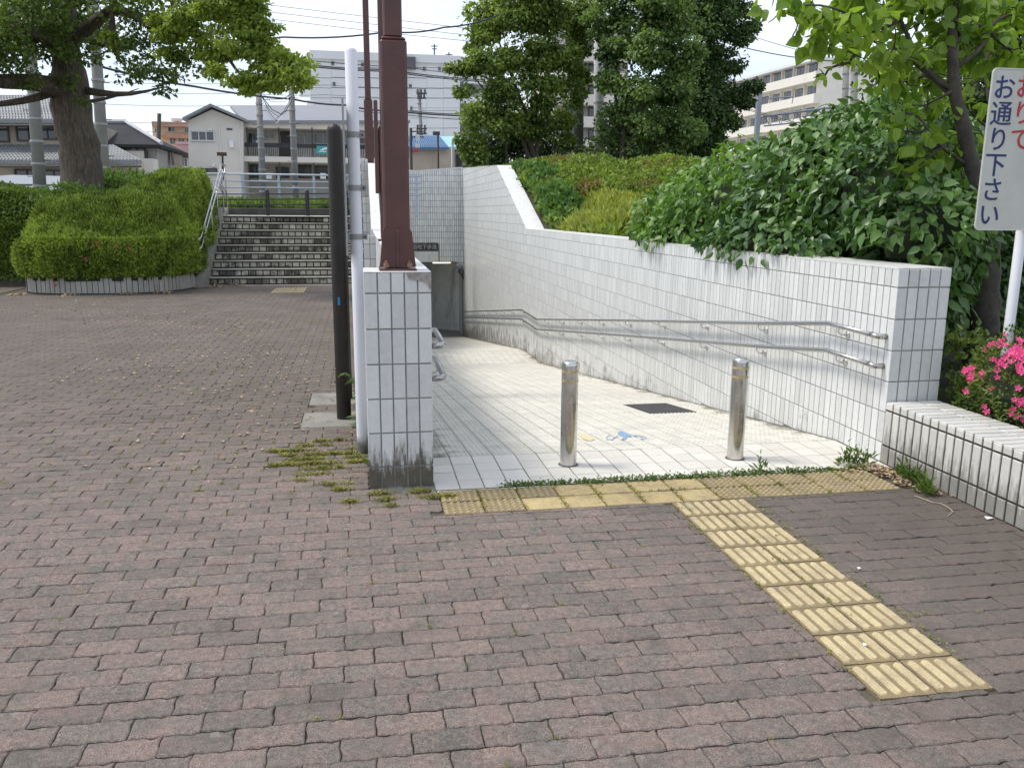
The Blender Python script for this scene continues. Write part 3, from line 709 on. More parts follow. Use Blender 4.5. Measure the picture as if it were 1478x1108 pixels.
def text_mesh(name, s, size, mat, M4, parent, offset=0., extrude=.0015):
    c = bpy.data.curves.new('txt', 'FONT'); c.body = s; c.size = size; c.extrude = extrude; c.offset = offset; c.resolution_u = 3
    o = bpy.data.objects.new('txt', c); C.objects.link(o); dg = bpy.context.evaluated_depsgraph_get(); dg.update()
    me = bpy.data.meshes.new_from_object(o.evaluated_get(dg)); me.transform(M4); bpy.data.objects.remove(o); me.name = name; me.materials.clear(); me.materials.append(mat)
    return link(name, me, parent)
FACE = Matrix(((1, 0, 0, 0), (0, 0, 1, 0), (0, 1, 0, 0), (0, 0, 0, 1)))    # x right, y up, facing -Y
FACE = Matrix(((1, 0, 0, 0), (0, 0, -1, 0), (0, 1, 0, 0), (0, 0, 0, 1)))
text_mesh('plaque_lettering', '田地下歩道', .165, paint('engraved_letters', (.42, .42, .40), .6, .1, 10), Matrix.Translation((1.625, 28.168, .392)) @ FACE, pt)
# underpass passage beyond
up = empty('underpass_passage', (2, 30, -2.6), 'grey inner walls of the underpass seen through its mouth', 'underpass')
UPW = paint('underpass_inner_tile', (.80, .82, .80), .5, .12, 1.2, dirt=((.15, .15, .14), .5))
b = MB(); b.prism([(3.36, 28.2), (3.62, 28.2), (3.62, 29.85), (-6.2, 38.8), (-6.3, 38.6), (3.36, 29.72)], 'z', -2.65, .3); b.build('passage_wall', UPW, up)
b = MB(); b.box(-9, .37, 28.205, 28.5, -2.65, -.05); b.box(-9.2, -9.0, 28.2, 40, -2.65, .3); b.build('near_wall', UPW, up)
b = MB(); b.box(-9, 3.6, 28.61, 40, -.04, .25); b.build('ceiling', UPW, up)
b = MB(); b.prism([(3.1, -.045), (3.36, -.24), (3.36, -.045)], 'y', 28.6, 30); b.build('haunch', UPW, up)
fx = empty('tube_light', (2.7, 28.9, -.1), 'lit tube light under the ceiling just inside the underpass mouth', 'lamp')
b = MB(); b.box(2.35, 3.0, 28.88, 28.96, -.10, -.045); b.build('housing', GREYM, fx)
mt, t_, b_ = new_mat('fluorescent_tube'); b_.inputs['Emission Color'].default_value = (1, .84, .48, 1); b_.inputs['Emission Strength'].default_value = 1.3; b_.inputs['Base Color'].default_value = (.9, .85, .7, 1)
b = MB(); b.box(2.37, 2.98, 28.885, 28.955, -.135, -.102); b.build('tube', mt, fx)
cm = empty('security_camera', (3.26, 28.1, -.2), 'small grey box and bracket fixed in the corner beside the underpass mouth', 'camera')
b = MB(); b.tube([(3.12, 28.02, -.12), (3.25, 28.12, -.28)], .075, 10); b.build('housing', GREYM, cm, True)
b = MB(); b.tube([(3.2, 28.1, -.33), (3.31, 28.02, -.42), (3.33, 28.05, -.62)], [.09, .10, .02], 8); b.build('bracket', DKGREY, cm, True)

# ------------------------------------------------------------------ handrails on the ramp
def ztread(Y): return floor_z(Y)
def handrail(name, label, X, wallX, pts, step=1.2, brk=None):
    o = empty(name, (X, pts[0][0], pts[0][1]), label, 'handrail')
    for dz in (0, -.195):
        P3 = [(X, y, z+dz) for y, z in pts]
        s = 1 if wallX > X else -1
        mb = MB(); mb.tube([(wallX, P3[0][1]-.01, P3[0][2]-.012), (X+.03*s, P3[0][1]-.02, P3[0][2]-.008)] + P3 if False else P3, .0172, 12); mb.build('rail', STEEL_B, o, True)
        mb = MB(); mb.tube([P3[0], (X, pts[0][0]-.035, pts[0][1]+dz-.004), (X+.02*s, pts[0][0]-.055, pts[0][1]+dz-.006), (wallX, pts[0][0]-.055, pts[0][1]+dz-.008)], .0185, 10); mb.build('end_cap', STEEL_B, o, True)
        y = pts[0][0]+.38
        while y < pts[-1][0]-.2:
            for (ya, za), (yb, zb) in zip(pts[:-1], pts[1:]):
                if ya <= y <= yb: z = za+(zb-za)*(y-ya)/(yb-ya)+dz
            mb = MB(); mb.tube([(X, y, z-.012), (X, y, z-.045), (X+.02*s, y, z-.062), (wallX, y, z-.062)], .0065, 6)
            mb.tube([(wallX-.006*s, y, z-.062), (wallX, y, z-.062)], .024, 10); mb.build('bracket', STEEL, o, True)
            y += step
    return o
rp = [(4.88, .842), (5.42, .842), (15.56, -.405), (17.13, -.385), (27.9, -1.70)]
rp = [(4.90, .835), (5.42, .840), (6.4, .713), (10.16, .258), (15.56, -.408), (17.13, -.405), (27.9, -1.70)]
handrail('wall_handrail', 'double steel handrail on the long right wall of the ramp', 3.262, 3.335, rp)
handrail('wall_handrail', 'double steel handrail on the left ramp wall, its ends showing past the pillar', .455, .378, rp)

# ------------------------------------------------------------------ bollards
def bollard():
    o = empty('steel_bollard', (1.276, 5.041, 0), 'left steel bollard with two worn yellow tape rings on the ramp floor', 'bollard', 'steel bollards at the ramp entrance')
    r = .0535
    b = MB(); b.cyl(1.276, 5.041, [(0, r), (.655, r), (.668, r*.97), (.677, r*.86), (.683, r*.6), (.685, r*.25)], 40); b.build('post', BOLLARD, o, 'angle')
    for z in (.618, .558):
        b = MB(); b.cyl(1.276, 5.041, [(z-.0065, r+.0004), (z-.006, r+.0011), (z+.006, r+.0011), (z+.0065, r+.0004)], 40); b.build('tape_ring', TAPE, o, 'angle')
    b = MB(); b.cyl(1.276, 5.041, [(.0012, r+.012), (.003, r+.010), (.006, r-.002)], 28); b.build('base_gap_shade', DKGREY, o)  # dark ring, shade of the gap under the post put into colour
    return o
b0 = bollard()
def copy_tree(o, parent=None):
    c = o.copy(); C.objects.link(c); c.parent = parent
    for ch in list(o.children): copy_tree(ch, c)
    return c
b1 = copy_tree(b0); b1.location = (2.415, 5.006, 0); b1.rotation_euler = (0, 0, 2.1); b1['label'] = 'right steel bollard with two bright yellow tape rings in front of the tiled wall'

# ------------------------------------------------------------------ maroon steel posts
def maroon_post(loc, label, full=True, s=1., zt=2.515, topz=6.):
    x, y, z = loc
    o = empty('steel_post', loc, label, 'post', 'maroon steel posts on the left ramp wall')
    h = .0735*s
    b = MB(); b.bbox(x-.106*s, x+.106*s, y-.125*s, y+.105*s, z+.001, z+.012 if full else z+.02, .003); b.build('base_plate', MAROON, o)
    b = MB(); b.bbox(x-h, x+h, y-h, y+h, z+.0202, zt, .012*s); b.bbox(x-h*.92, x+h*.92, y-h*.92, y+h*.92, zt-.003, zt+.014, .010); b.build('column', MAROON, o)
    b = MB(); b.bbox(x-.0505*s, x+.0505*s, y-.0505*s, y+.0505*s, zt+.0142, topz, .009*s); b.build('upper_column', MAROON, o)
    if full:
        b = MB(); b.prism([(x-.104, z+.0205), (x+.104, z+.0205), (x+.098, z+.06), (x+.083, z+.215), (x+.070, z+.235), (x-.070, z+.235), (x-.083, z+.215), (x-.098, z+.06)], 'y', y-h-.0125, y-h-.0005); b.build('gusset', MAROON, o)
        b = MB(); b.prism([(y-h-.013, z+.0205), (y-.1005, z+.0205), (y-.1005, z+.05), (y-h-.018, z+.22), (y-h-.013, z+.23)], 'x', x-.005, x+.005); b.build('gusset', MAROON, o)
        for dx in (-.066, .066):
            b = MB(); b.cyl(x+dx, y-.106, [(z+.0203, .018), (z+.0245, .018), (z+.0246, .0155), (z+.042, .0155), (z+.0422, .0085), (z+.056, .0085)], 6); b.build('anchor_bolt', RUST, o)
    return o
maroon_post((.196, 4.90, 1.271), 'nearest maroon steel post, bolted to the top of the tiled pillar')
o = maroon_post((.285, 9.8, 1.271), 'middle maroon steel post with a flat side box, mostly hidden behind the nearest post', False, 1., 2.515, 8)
b = MB(); b.bbox(.165, .208, 9.70, 9.86, 1.80, 2.80, .006); b.build('side_box', MAROON, o)
maroon_post((.285, 26., 3.0), 'farthest maroon steel post, its slim upper length against the white block', False, 1.7, 4.8, 14)

# ------------------------------------------------------------------ white pole with edge-on sign, brown board
wp = empty('white_pole', (-.035, 5.53, 0), 'white round pole with grey bands standing left of the tiled pillar', 'pole')
b = MB(); b.cyl(-.036, 5.53, [(-.01, .0385), (2.565, .0385), (2.58, .030)], 28); b.build('shaft', WPOLE, wp, 'angle')
for z in (2.07, 1.745, 1.44):
    b = MB(); b.cyl(-.036, 5.53, [(z-.018, .0395), (z-.0175, .041), (z+.0175, .041), (z+.018, .0395)], 24); b.box(.0, .034, 5.52, 5.54, z-.018, z+.018); b.box(-.094, -.07, 5.515, 5.545, z-.018, z+.018); b.build('band', GREYM, wp, 'angle')
    b = MB(); b.tube([(.020, 5.50, z), (.020, 5.56, z)], .008, 6); b.build('bolt', DKGREY, wp)
b = MB(); b.prism([(5.30, 1.33), (5.80, 1.33), (5.80, 2.26), (5.30, 2.26)], 'x', -.0985, -.0945); b.box(-.094, -.086, 5.30, 5.31, 1.33, 2.26); b.build('sign_plate', GREYM, wp)
bb = empty('information_board', (-.18, 6.5, 0), 'dark brown round-topped board frame seen edge-on left of the white pole', 'sign board')
for y in (6.5, 7.24):
    r = .056; prof = [(-.01, r), (2.17, r)]+[(2.17+r*math.sin(a)*1.1, max(.004, r*math.cos(a))) for a in [.3, .6, .9, 1.2, 1.45]]
    b = MB(); b.cyl(-.18, y, prof, 24); b.build('post', BROWN, bb, 'angle')
b = MB(); b.box(-.195, -.165, 6.557, 7.183, .75, 2.1); b.build('panel', BROWN, bb)
b = MB(); b.bbox(-.2385, -.233, 6.49, 6.515, .935, .985, .001); b.box(-.196, -.18, 6.4435, 6.4445, .9, .96); b.build('sticker', paint('blue_sticker', (.02, .2, .45), .5, .1, 10), bb)
sb = MB()
for (xa, xb, ya, yb) in ((-.50, -.06, 6.24, 6.72), (-.48, -.06, 6.995, 7.46)):
    b = MB(); b.bbox(xa, xb, ya, yb, -.05, .004, .004); o = b.build('concrete_slab', CONC)
    tag(o, ('near' if ya < 6.9 else 'far')+' square concrete footing slab under the brown board post', 'footing', 'concrete footings under the board')

# ------------------------------------------------------------------ right: cyclist sign
sg = empty('walk_sign', (4.035, 4.62, .36), 'white sign plate with blue and red Japanese lettering on a white post', 'sign')
b = MB(); b.cyl(4.072, 4.66, [(.3, .031), (2.5, .031), (2.512, .026)], 24); b.build('post', WPOLE, sg, 'angle')
SX0, SX1, SZ0, SZ1 = 3.69, 4.44, 1.512, 2.455
def rrect(x0, x1, z0, z1, r, n=6):
    pts = []
    for cx, cz, a0 in ((x1-r, z0+r, -90), (x1-r, z1-r, 0), (x0+r, z1-r, 90), (x0+r, z0+r, 180)):
        for k in range(n+1):
            a = math.radians(a0+90*k/n); pts.append((cx+r*math.cos(a), cz+r*math.sin(a)))
    return pts
def mat_signface():
    m, t, b = new_mat('sign_face_enamel')
    c = mix(t, ramp(t, noise(t, 4, 6, .7), [(.4, 0.), (.75, .6)]), (.52, .525, .47), (.36, .355, .29)); t.links.new(c, b.inputs['Base Color']); b.inputs['Roughness'].default_value = .4; return m
b = MB(); b.prism(rrect(SX0, SX1, SZ0, SZ1, .032), 'y', 4.600, 4.606); b.build('plate', mat_signface(), sg)
b = MB(); o_ = rrect(SX0, SX1, SZ0, SZ1, .032); i_ = rrect(SX0+.006, SX1-.006, SZ0+.006, SZ1-.006, .026); n = len(o_)
b.add([(x, 4.6015, z) for x, z in o_]+[(x, 4.5965, z) for x, z in o_]+[(x, 4.5965, z) for x, z in i_]+[(x, 4.5999, z) for x, z in i_],
      [(k, (k+1) % n, n+(k+1) % n, n+k) for k in range(n)]+[(n+k, n+(k+1) % n, 2*n+(k+1) % n, 2*n+k) for k in range(n)]+[(2*n+k, 2*n+(k+1) % n, 3*n+(k+1) % n, 3*n+k) for k in range(n)])
b.build('rim', paint('sign_rim', (.62, .62, .58), .4, .1, 10), sg)
BLUEL = paint('blue_sign_lettering', (.006, .022, .12), .5, .1, 20); REDL = paint('red_sign_lettering', (.42, .02, .03), .5, .1, 20)
for s, x, col in (('お通り下さい', SX0+.085, BLUEL), ('おりて', SX0+.235, REDL)):
    for k, ch in enumerate(s):
        z = SZ1-.165-.1475*k if col is BLUEL else SZ1-.155-.150*k
        text_mesh('lettering', ch, .150, col, Matrix.Translation((x-.070, 4.5985, z)) @ FACE, sg, offset=.0008)
# ------------------------------------------------------------------ outdoor steps on the left
st = empty('outdoor_steps', (-1.6, 19.1, 0), 'wide flight of nine dirty tiled steps rising to the street on the left', 'stairs')
RH = .1637; b = MB()
for k in range(9): b.box(-3.30, .025, 19.1+.3*k, 21.9, RH*k-.02 if k == 0 else RH*k+.0005, RH*(k+1)-.018)
b.build('step_core', paint('stair_grout', (.04, .037, .03), .95, .4, 8), st)
NOSE = paint('stair_nosing', (.46, .45, .40), .6, .15, 3, dirt=((.1, .09, .07), .6)); TREAD = paint('stair_tread', (.20, .19, .16), .9, .35, 4)
rt = plate(.066, .047, .004)
tm = mesh_np('riser_tile', [(x, -z, y) for x, y, z in rt[0]], [i for f in rt[1] for i in f], np.arange(5)*4, [4]*5, TILE_STAIR)
for k in range(9):
    b = MB(); b.bbox(-3.30, .024, 19.07+.3*k, 19.15+.3*k, RH*(k+1)-.0175, RH*(k+1)+.004, .004); b.build('nosing', NOSE, st)
    b = MB(); b.box(-3.299, .023, 19.151+.3*k, 19.399+.3*k, RH*(k+1)-.0175, RH*(k+1)-.002); b.build('tread', TREAD, st)
    for i in range(21):
        link('riser_tile', tm, st, (-3.22+i*.156, 19.092+.3*k, RH*k+.0735))
b = MB(); b.bbox(-3.5, .02, 18.93, 19.0, -.02, .006, .003); b.build('foot_strip', NOSE, st)
ln = empty('tactile_patch', (-1.3, 18.0, 0), 'short faded yellow tactile patch in front of the outdoor steps', 'tactile paving')
k0 = t0.data
for i in range(3):
    for j in range(5):
        o = link('tile', k0, ln, (-1.9+i*.218+.18, 16.9+j*.218+.3, .003))
# side kerb of the steps + curved planter
def stairz(Y): return .22+max(0, Y-18.7)*.405
kerb = MB(); ys = [18.55, 18.9, 20, 21, 22.3]
kerb.prism([(18.45, -.05), (22.4, -.05)]+[(y, stairz(y)) for y in ys[::-1]], 'x', -3.52, -3.305)
tag(kerb.build('stair_kerb', CONC), 'sloping grey concrete kerb along the left side of the steps', 'kerb')
pc = empty('curved_planter', (-5, 17.5, 0), 'low curved planter wall of upright pale tiles under the clipped hedge', 'planter')
path = [(-6.72, 19.0), (-6.68, 18.3), (-6.52, 17.8), (-6.25, 17.48), (-5.85, 17.30), (-5.4, 17.22), (-4.8, 17.20), (-4.3, 17.32), (-3.9, 17.6), (-3.65, 18.0), (-3.5, 18.5)]
L_ = [Vector((*p, 0)) for p in path]; dense = []
for a, b2 in zip(L_[:-1], L_[1:]):
    for i in range(6): dense.append(a.lerp(b2, i/6))
dense.append(L_[-1])
b = MB(); n = len(dense); ins = [p+Vector((0, .18, 0)) for p in dense]
b.add([(p.x, p.y, -.02) for p in dense]+[(p.x, p.y, .33) for p in dense]+[(p.x, p.y, .33) for p in ins], [(i, i+1, n+i+1, n+i) for i in range(n-1)]+[(n+i, n+i+1, 2*n+i+1, 2*n+i) for i in range(n-1)]); b.build('planter_body', GROUT_P, pc)
acc = 0; lastp = dense[0]; want = 0.; ptl = plate(.045, .15, .004)
pm = mesh_np('tile', [(x, -z-.006, y) for x, y, z in ptl[0]]+[(x, .004, y) for x, y, z in ptl[0][4:]], [i for f in ptl[1]+[(8, 9, 5, 4), (9, 10, 6, 5), (10, 11, 7, 6), (11, 8, 4, 7)] for i in f], np.arange(9)*4, [4]*9, TILE_OLD)
pm.flip_normals()
for a, c2 in zip(dense[:-1], dense[1:]):
    seg = (c2-a).length
    while want < acc+seg:
        p = a.lerp(c2, (want-acc)/seg); o = link('tile', pm, pc, (p.x, p.y, .165)); o.rotation_euler = (0, 0, math.atan2((c2-a).y, (c2-a).x)); want += .102
    acc += seg
# stair handrail, left
def stair_rail(X, label, sgn):
    o = empty('stair_handrail', (X, 18.7, 0), label, 'handrail')
    for dz in (0, -.20):
        z0 = 1.02+dz; m_ = .5; pts = [(X-.06*sgn, 18.62, z0-.07), (X-.02*sgn, 18.64, z0-.01), (X, 18.72, z0+.01), (X, 21.9, z0+.01+3.18*m_), (X-.03*sgn, 22.1, z0+.05+3.3*m_), (X-.03*sgn, 22.9, z0+.05+3.3*m_)]
        b = MB(); b.tube(pts, .019, 10); b.build('rail', STEEL_B, o, True)
    for y in (19.3, 20.2, 21.1, 22.0, 22.6):
        z = 1.03+(y-18.72)*.5; b = MB(); b.tube([(X, y, stairz(y)-.02 if y < 22.3 else ZS), (X, y, min(z, 2.7)-.02)], .014, 8); b.build('post', STEEL_B, o, True)
    for q in range(3):
        y = 22.0+q*.3; b = MB(); b.tube([(X, y, 2.0), (X-.12*sgn, y, 2.3), (X, y, 2.6)], .011, 6); b.build('brace', STEEL_B, o, True)
stair_rail(-3.36, 'double steel handrail with bent ends climbing beside the hedge', 1)
stair_rail(-.02, 'steel handrail on the right side of the steps, half hidden by the poles', -1)

# street-level guard rails
gd = empty('guard_rail', (-2, 23.2, ZS), 'low black guard rail with round-topped posts at the head of the steps', 'guard rail')
for px in (462, ):
    pass
for x in (-4.5, -2.43, -1.41, -.4):
    b = MB(); b.cyl(x, 23.2, [(ZS-.05, .055), (2.10, .055), (2.13, .048), (2.15, .03), (2.157, .008)], 14); b.build('post', BLACK, gd, 'angle')
for z in (1.74, 1.88, 2.02):
    b = MB(); b.tube([(-4.6, 23.2, z-.02), (.1, 23.2, z+.05)], .017, 8); b.build('rail', BLACK, gd, True)
fn = empty('roadside_fence', (-2, 26, ZS), 'pale blue steel fence with round rails along the road behind the steps', 'fence')
for x in (-4.4, -3.4, -2.37, -1.36, -.35, .66, 1.67):
    b = MB(); b.bbox(x-.035, x+.035, 25.96, 26.03, ZS-.05, 2.66, .006); b.build('post', BLUE_FENCE, fn)
for z, r in ((2.64, .026), (2.44, .02), (2.26, .02), (2.08, .02)):
    b = MB(); b.tube([(-4.5, 26.0-.04, z), (1.8, 26.0-.04, z)], r, 8); b.build('rail', BLUE_FENCE, fn, True)
kb = MB(); kb.bbox(-60, -.45, 25.2, 25.35, ZS-.02, ZS+.2, .02); tag(kb.build('verge_kerb', paint('dark_kerb', (.06, .062, .055), .9, .3, 4)), 'low dark kerb in front of the grass verge behind the guard rail', 'kerb')

# ------------------------------------------------------------------ left hedge
HEDGE = leafmat('hedge_leaf', (.045, .09, .012), (.42, .54, .10), .3, patch=1.9); INNER_SHADE = paint('hedge_inner_shade', (.02, .03, .010), .95, .4, 8)  # second one: near-black solid added inside the foliage to block light
def sstep(x, a, b): t = min(1, max(0, (x-a)/(b-a))); return t*t*(3-2*t)
def hx(path_y):  # front outline y as function of X
    pts = path; 
    for (xa, ya), (xb, yb) in zip(pts[:-1], pts[1:]):
        if xa <= path_y <= xb: return ya+(yb-ya)*(path_y-xa)/(xb-xa)
    return pts[0][1] if path_y < pts[0][0] else pts[-1][1]
def hedge_h(X, Yv):
    f = hx(X)-.06; d = Yv-f
    if d < 0 or X < -6.74: return None
    n_ = .05*math.sin(X*2.3+Yv)+.03*math.sin(X*5.1)
    e = .30+.74*math.sqrt(max(0, 1-(1-min(1, d/.16))**2))+.10*min(1, d/.6)
    e += (.66+n_)*sstep(d, .16, 1.2)+.10*sstep(d, 1.0, 2.2)
    e += .62*sstep(X, -5.3, -4.2)*sstep(Yv, 18.9, 20.6)
    rt = 1-.55*(1-sstep(-3.46-X, 0, .5))*sstep(d, .3, 1.2); lf = 1-.55*(1-math.sqrt(min(1, max(0, (X+6.74)/.40))))
    return .28+(e-.28)*rt*lf
def hedge_field(xs0, xs1, y0, y1, fn, res, name, mat, parent):
    nx = int((xs1-xs0)/res); ny = int((y1-y0)/res); vs = {}; b = MB(); vl = []
    for i in range(nx+1):
        for j in range(ny+1):
            x = xs0+i*res; y = y0+j*res; h = fn(x, y)
            if h is not None: vs[i, j] = len(vl); vl.append((x, y, h-.05))
    fs = [(vs[i, j], vs[i+1, j], vs[i+1, j+1], vs[i, j+1]) for i in range(nx) for j in range(ny) if all(k in vs for k in ((i, j), (i+1, j), (i+1, j+1), (i, j+1)))]
    base = len(vl); side = []
    b.add(vl, fs)
    # skirt down to the ground
    from collections import Counter
    ec = Counter()
    for f in fs:
        for a, c in zip(f, f[1:]+f[:1]): ec[tuple(sorted((a, c)))] += 1
    for (a, c), k in ec.items():
        if k == 1: b.add([vl[a], vl[c], (vl[c][0], vl[c][1], .25), (vl[a][0], vl[a][1], .25)], [(0, 1, 2, 3)])
    return b.build(name, mat, parent, fixn=True)
hg = empty('clipped_hedge', (-5, 19, .3), 'large clipped green azalea hedge filling the curved planter left of the steps', 'hedge')
hedge_field(-6.9, -3.45, 17.2, 23.0, hedge_h, .08, 'light_block_mass', INNER_SHADE, hg)
n = 95000; hxs = rng.uniform(-6.9, -3.42, n); hys = rng.uniform(17.1, 22.8, n); Q = []; NN = []
for x, y in zip(hxs, hys):
    h = hedge_h(x, y)
    if h is None: continue
    if y > 21.2 and rng.random() < .5: continue
    gx_ = ((hedge_h(x+.03, y) or h)-h)/.03; gy_ = ((hedge_h(x, y+.03) or h)-h)/.03
    for k in range(1+min(7, int(math.hypot(gx_, gy_)*.9+rng.random()))):
        xx, yy_ = (x, y) if k == 0 else (x+rng.uniform(-.03, .03), y+rng.uniform(-.04, .04)); hh = h if k == 0 else hedge_h(xx, yy_)
        if hh is not None: Q.append((xx, yy_, hh)); NN.append((-gx_, -gy_, 1))
Q = np.array(Q); NN = np.array(NN); NN /= np.linalg.norm(NN, axis=1, keepdims=True)
# front skirt points
m = 42000; u = rng.random(m)*(len(dense)-1); i0 = u.astype(int); D = np.array([(p.x, p.y) for p in dense]); pp = D[i0]+(D[np.minimum(i0+1, len(D)-1)]-D[i0])*(u-i0)[:, None]
tn = D[np.minimum(i0+1, len(D)-1)]-D[i0]; tn /= np.maximum(np.linalg.norm(tn, axis=1, keepdims=True), 1e-6); on = np.stack([tn[:, 1], -tn[:, 0]], 1)
zt = np.array([(hedge_h(x, y+.10) or .8) for x, y in pp]); zz = .30+(zt-.30)*rng.random(m)**.9
bul = .10*np.sin((zz-.28)/(zt-.2)*math.pi)
Q2 = np.column_stack([pp+on*(bul+.02)[:, None], zz]); N2 = np.column_stack([on, np.full(m, .25)])
m3 = 9000; yy3 = rng.uniform(18.4, 22.6, m3); zt3 = np.array([hedge_h(-3.5, y) or 1 for y in yy3]); z3 = .3+(zt3-.3)*rng.random(m3)
Q3 = np.column_stack([np.full(m3, -3.45)+.05*np.sin(yy3*5), yy3, z3]); N3 = np.tile([1, 0, .2], (m3, 1))
QA = np.concatenate([Q, Q2, Q3]); NA = np.concatenate([NN, N2, N3]); lm = lump(QA, 5, 3)*.5+lump(QA, 13, 5)*.6
QA = QA+NA*(lm*.07+rng.normal(size=len(QA))*.03-.01-.12*(rng.random(len(QA)) < .12))[:, None]
ax = NA*.8+rng.normal(size=QA.shape)*.5; ax[:, 2] += .55
leafbulk('foliage', LEAF_S, frames(QA, ax, NA+rng.normal(size=QA.shape)*.7, .040+.055*rng.random(len(QA))**2, .032+.03*rng.random(len(QA))), HEDGE, hg)
PINK = leafmat('azalea_petal', (.60, .03, .18), (.86, .16, .38), .25, patch=9); PINK2 = leafmat('salmon_petal', (.55, .12, .13), (.66, .2, .19), .25, patch=9)
def flower_mesh(name, r, mat):
    mb = MB()
    for k in range(5):
        a = 2*math.pi*k/5; ca, sa = math.cos(a), math.sin(a)
        q = [(0, 0, 0), (.42, .30, .16), (.85, .26, .22), (1.0, 0, .14), (.85, -.26, .22), (.42, -.30, .16), (.55, 0, .06)]
        vs = [((x*ca-y*sa)*r, (x*sa+y*ca)*r, z*r*1.4) for x, y, z in q]; mb.add(vs, [(0, 1, 6), (1, 2, 6), (2, 3, 6), (3, 4, 6), (4, 5, 6), (5, 0, 6)])
    for k in range(4):
        mb.tube([(0, 0, .02*r), (.12*r*math.cos(k*1.6), .12*r*math.sin(k*1.6), .75*r)], .02*r, 3)
    t = [len(f) for f in mb.f]
    return mesh_np(name, mb.v, [i for f in mb.f for i in f], np.cumsum([0]+t[:-1]), t, mat)
fm2 = flower_mesh('flower', .05, PINK2)
for px, py in ((80, 350), (77, 345), (115, 372), (135, 354), (141, 352), (164, 347), (169, 355), (186, 359), (193, 361), (194, 376), (274, 385), (75, 405), (81, 412), (125, 374), (116, 366), (240, 374)):
    p = P(px, py, 17.2); p.y = hx(p.x)-.13+(.25 if py < 350 else 0); p = P(px, py, p.y); o = link('flower', fm2, hg, p); o.rotation_euler = (1.3+rng.normal()*.3, rng.normal()*.4, rng.random()*6)
# second hedge going left behind + low plants by the trunk
def hedge2(X, Y): return None if not (19.3 < Y < 22.5) else (1.98+.12*math.sin(X*2.1))*(.6+.4*math.sqrt(min(1, (Y-19.3)/.4)))
h2 = empty('rear_hedge', (-9, 20.5, .3), 'second clipped hedge running off the left edge behind the camphor trunk', 'hedge')
hedge_field(-13, -6.3, 19.2, 22.4, hedge2, .2, 'light_block_mass', INNER_SHADE, h2)
n = 46000; x_ = rng.uniform(-12.5, -6.2, n); y_ = 19.3+3.1*rng.random(n)**1.6; z_ = np.array([hedge2(a, b) or 1 for a, b in zip(x_, y_)])
lowm = rng.random(n) < .35; y_[lowm] = 19.3; z_[lowm] = .1+1.2*rng.random(lowm.sum())
Qh = np.column_stack([x_, y_, z_]); Nh = np.tile([0, -.4, 1.], (n, 1)); Qh += Nh*(lump(Qh, 4, 9)*.07+rng.normal(size=n)*.03)[:, None]
leafbulk('foliage', LEAF_S, frames(Qh, rng.normal(size=Qh.shape)*.7+Nh*.6, Nh+rng.normal(size=Qh.shape)*.6, .05+.035*rng.random(n)), leafmat('hedge_leaf_dark', (.05, .09, .015), (.20, .30, .05), .3), h2)
LOW = leafmat('low_plant_leaf', (.045, .10, .018), (.20, .32, .07), .3)
for k, (c, r, lab) in enumerate(((P(105, 281, 19.3), (.75, .4, .20), 'low broad-leaved plant at the foot of the camphor trunk'), (P(190, 268, 21.5), (.9, .5, .35), 'loose leafy shrub right of the camphor trunk behind the hedge'), (P(165, 272, 20.6), (.7, .4, .35), 'small dark shrub between the camphor trunk and the hedge crest'))):
    Pn, A, Nn, Sz = clump_leaves([(c, r)], 9000, .10, .2, .6, .3); o = empty('low_shrub', c, lab, 'shrub')
    leafbulk('foliage', LEAF_N, frames(Pn, A, Nn, Sz*1.3), LOW, o); b = MB(); b.tube([(c.x, c.y, 1.2), (c.x, c.y, c.z)], [.05, .02], 6); b.build('stem', BARK2, o)

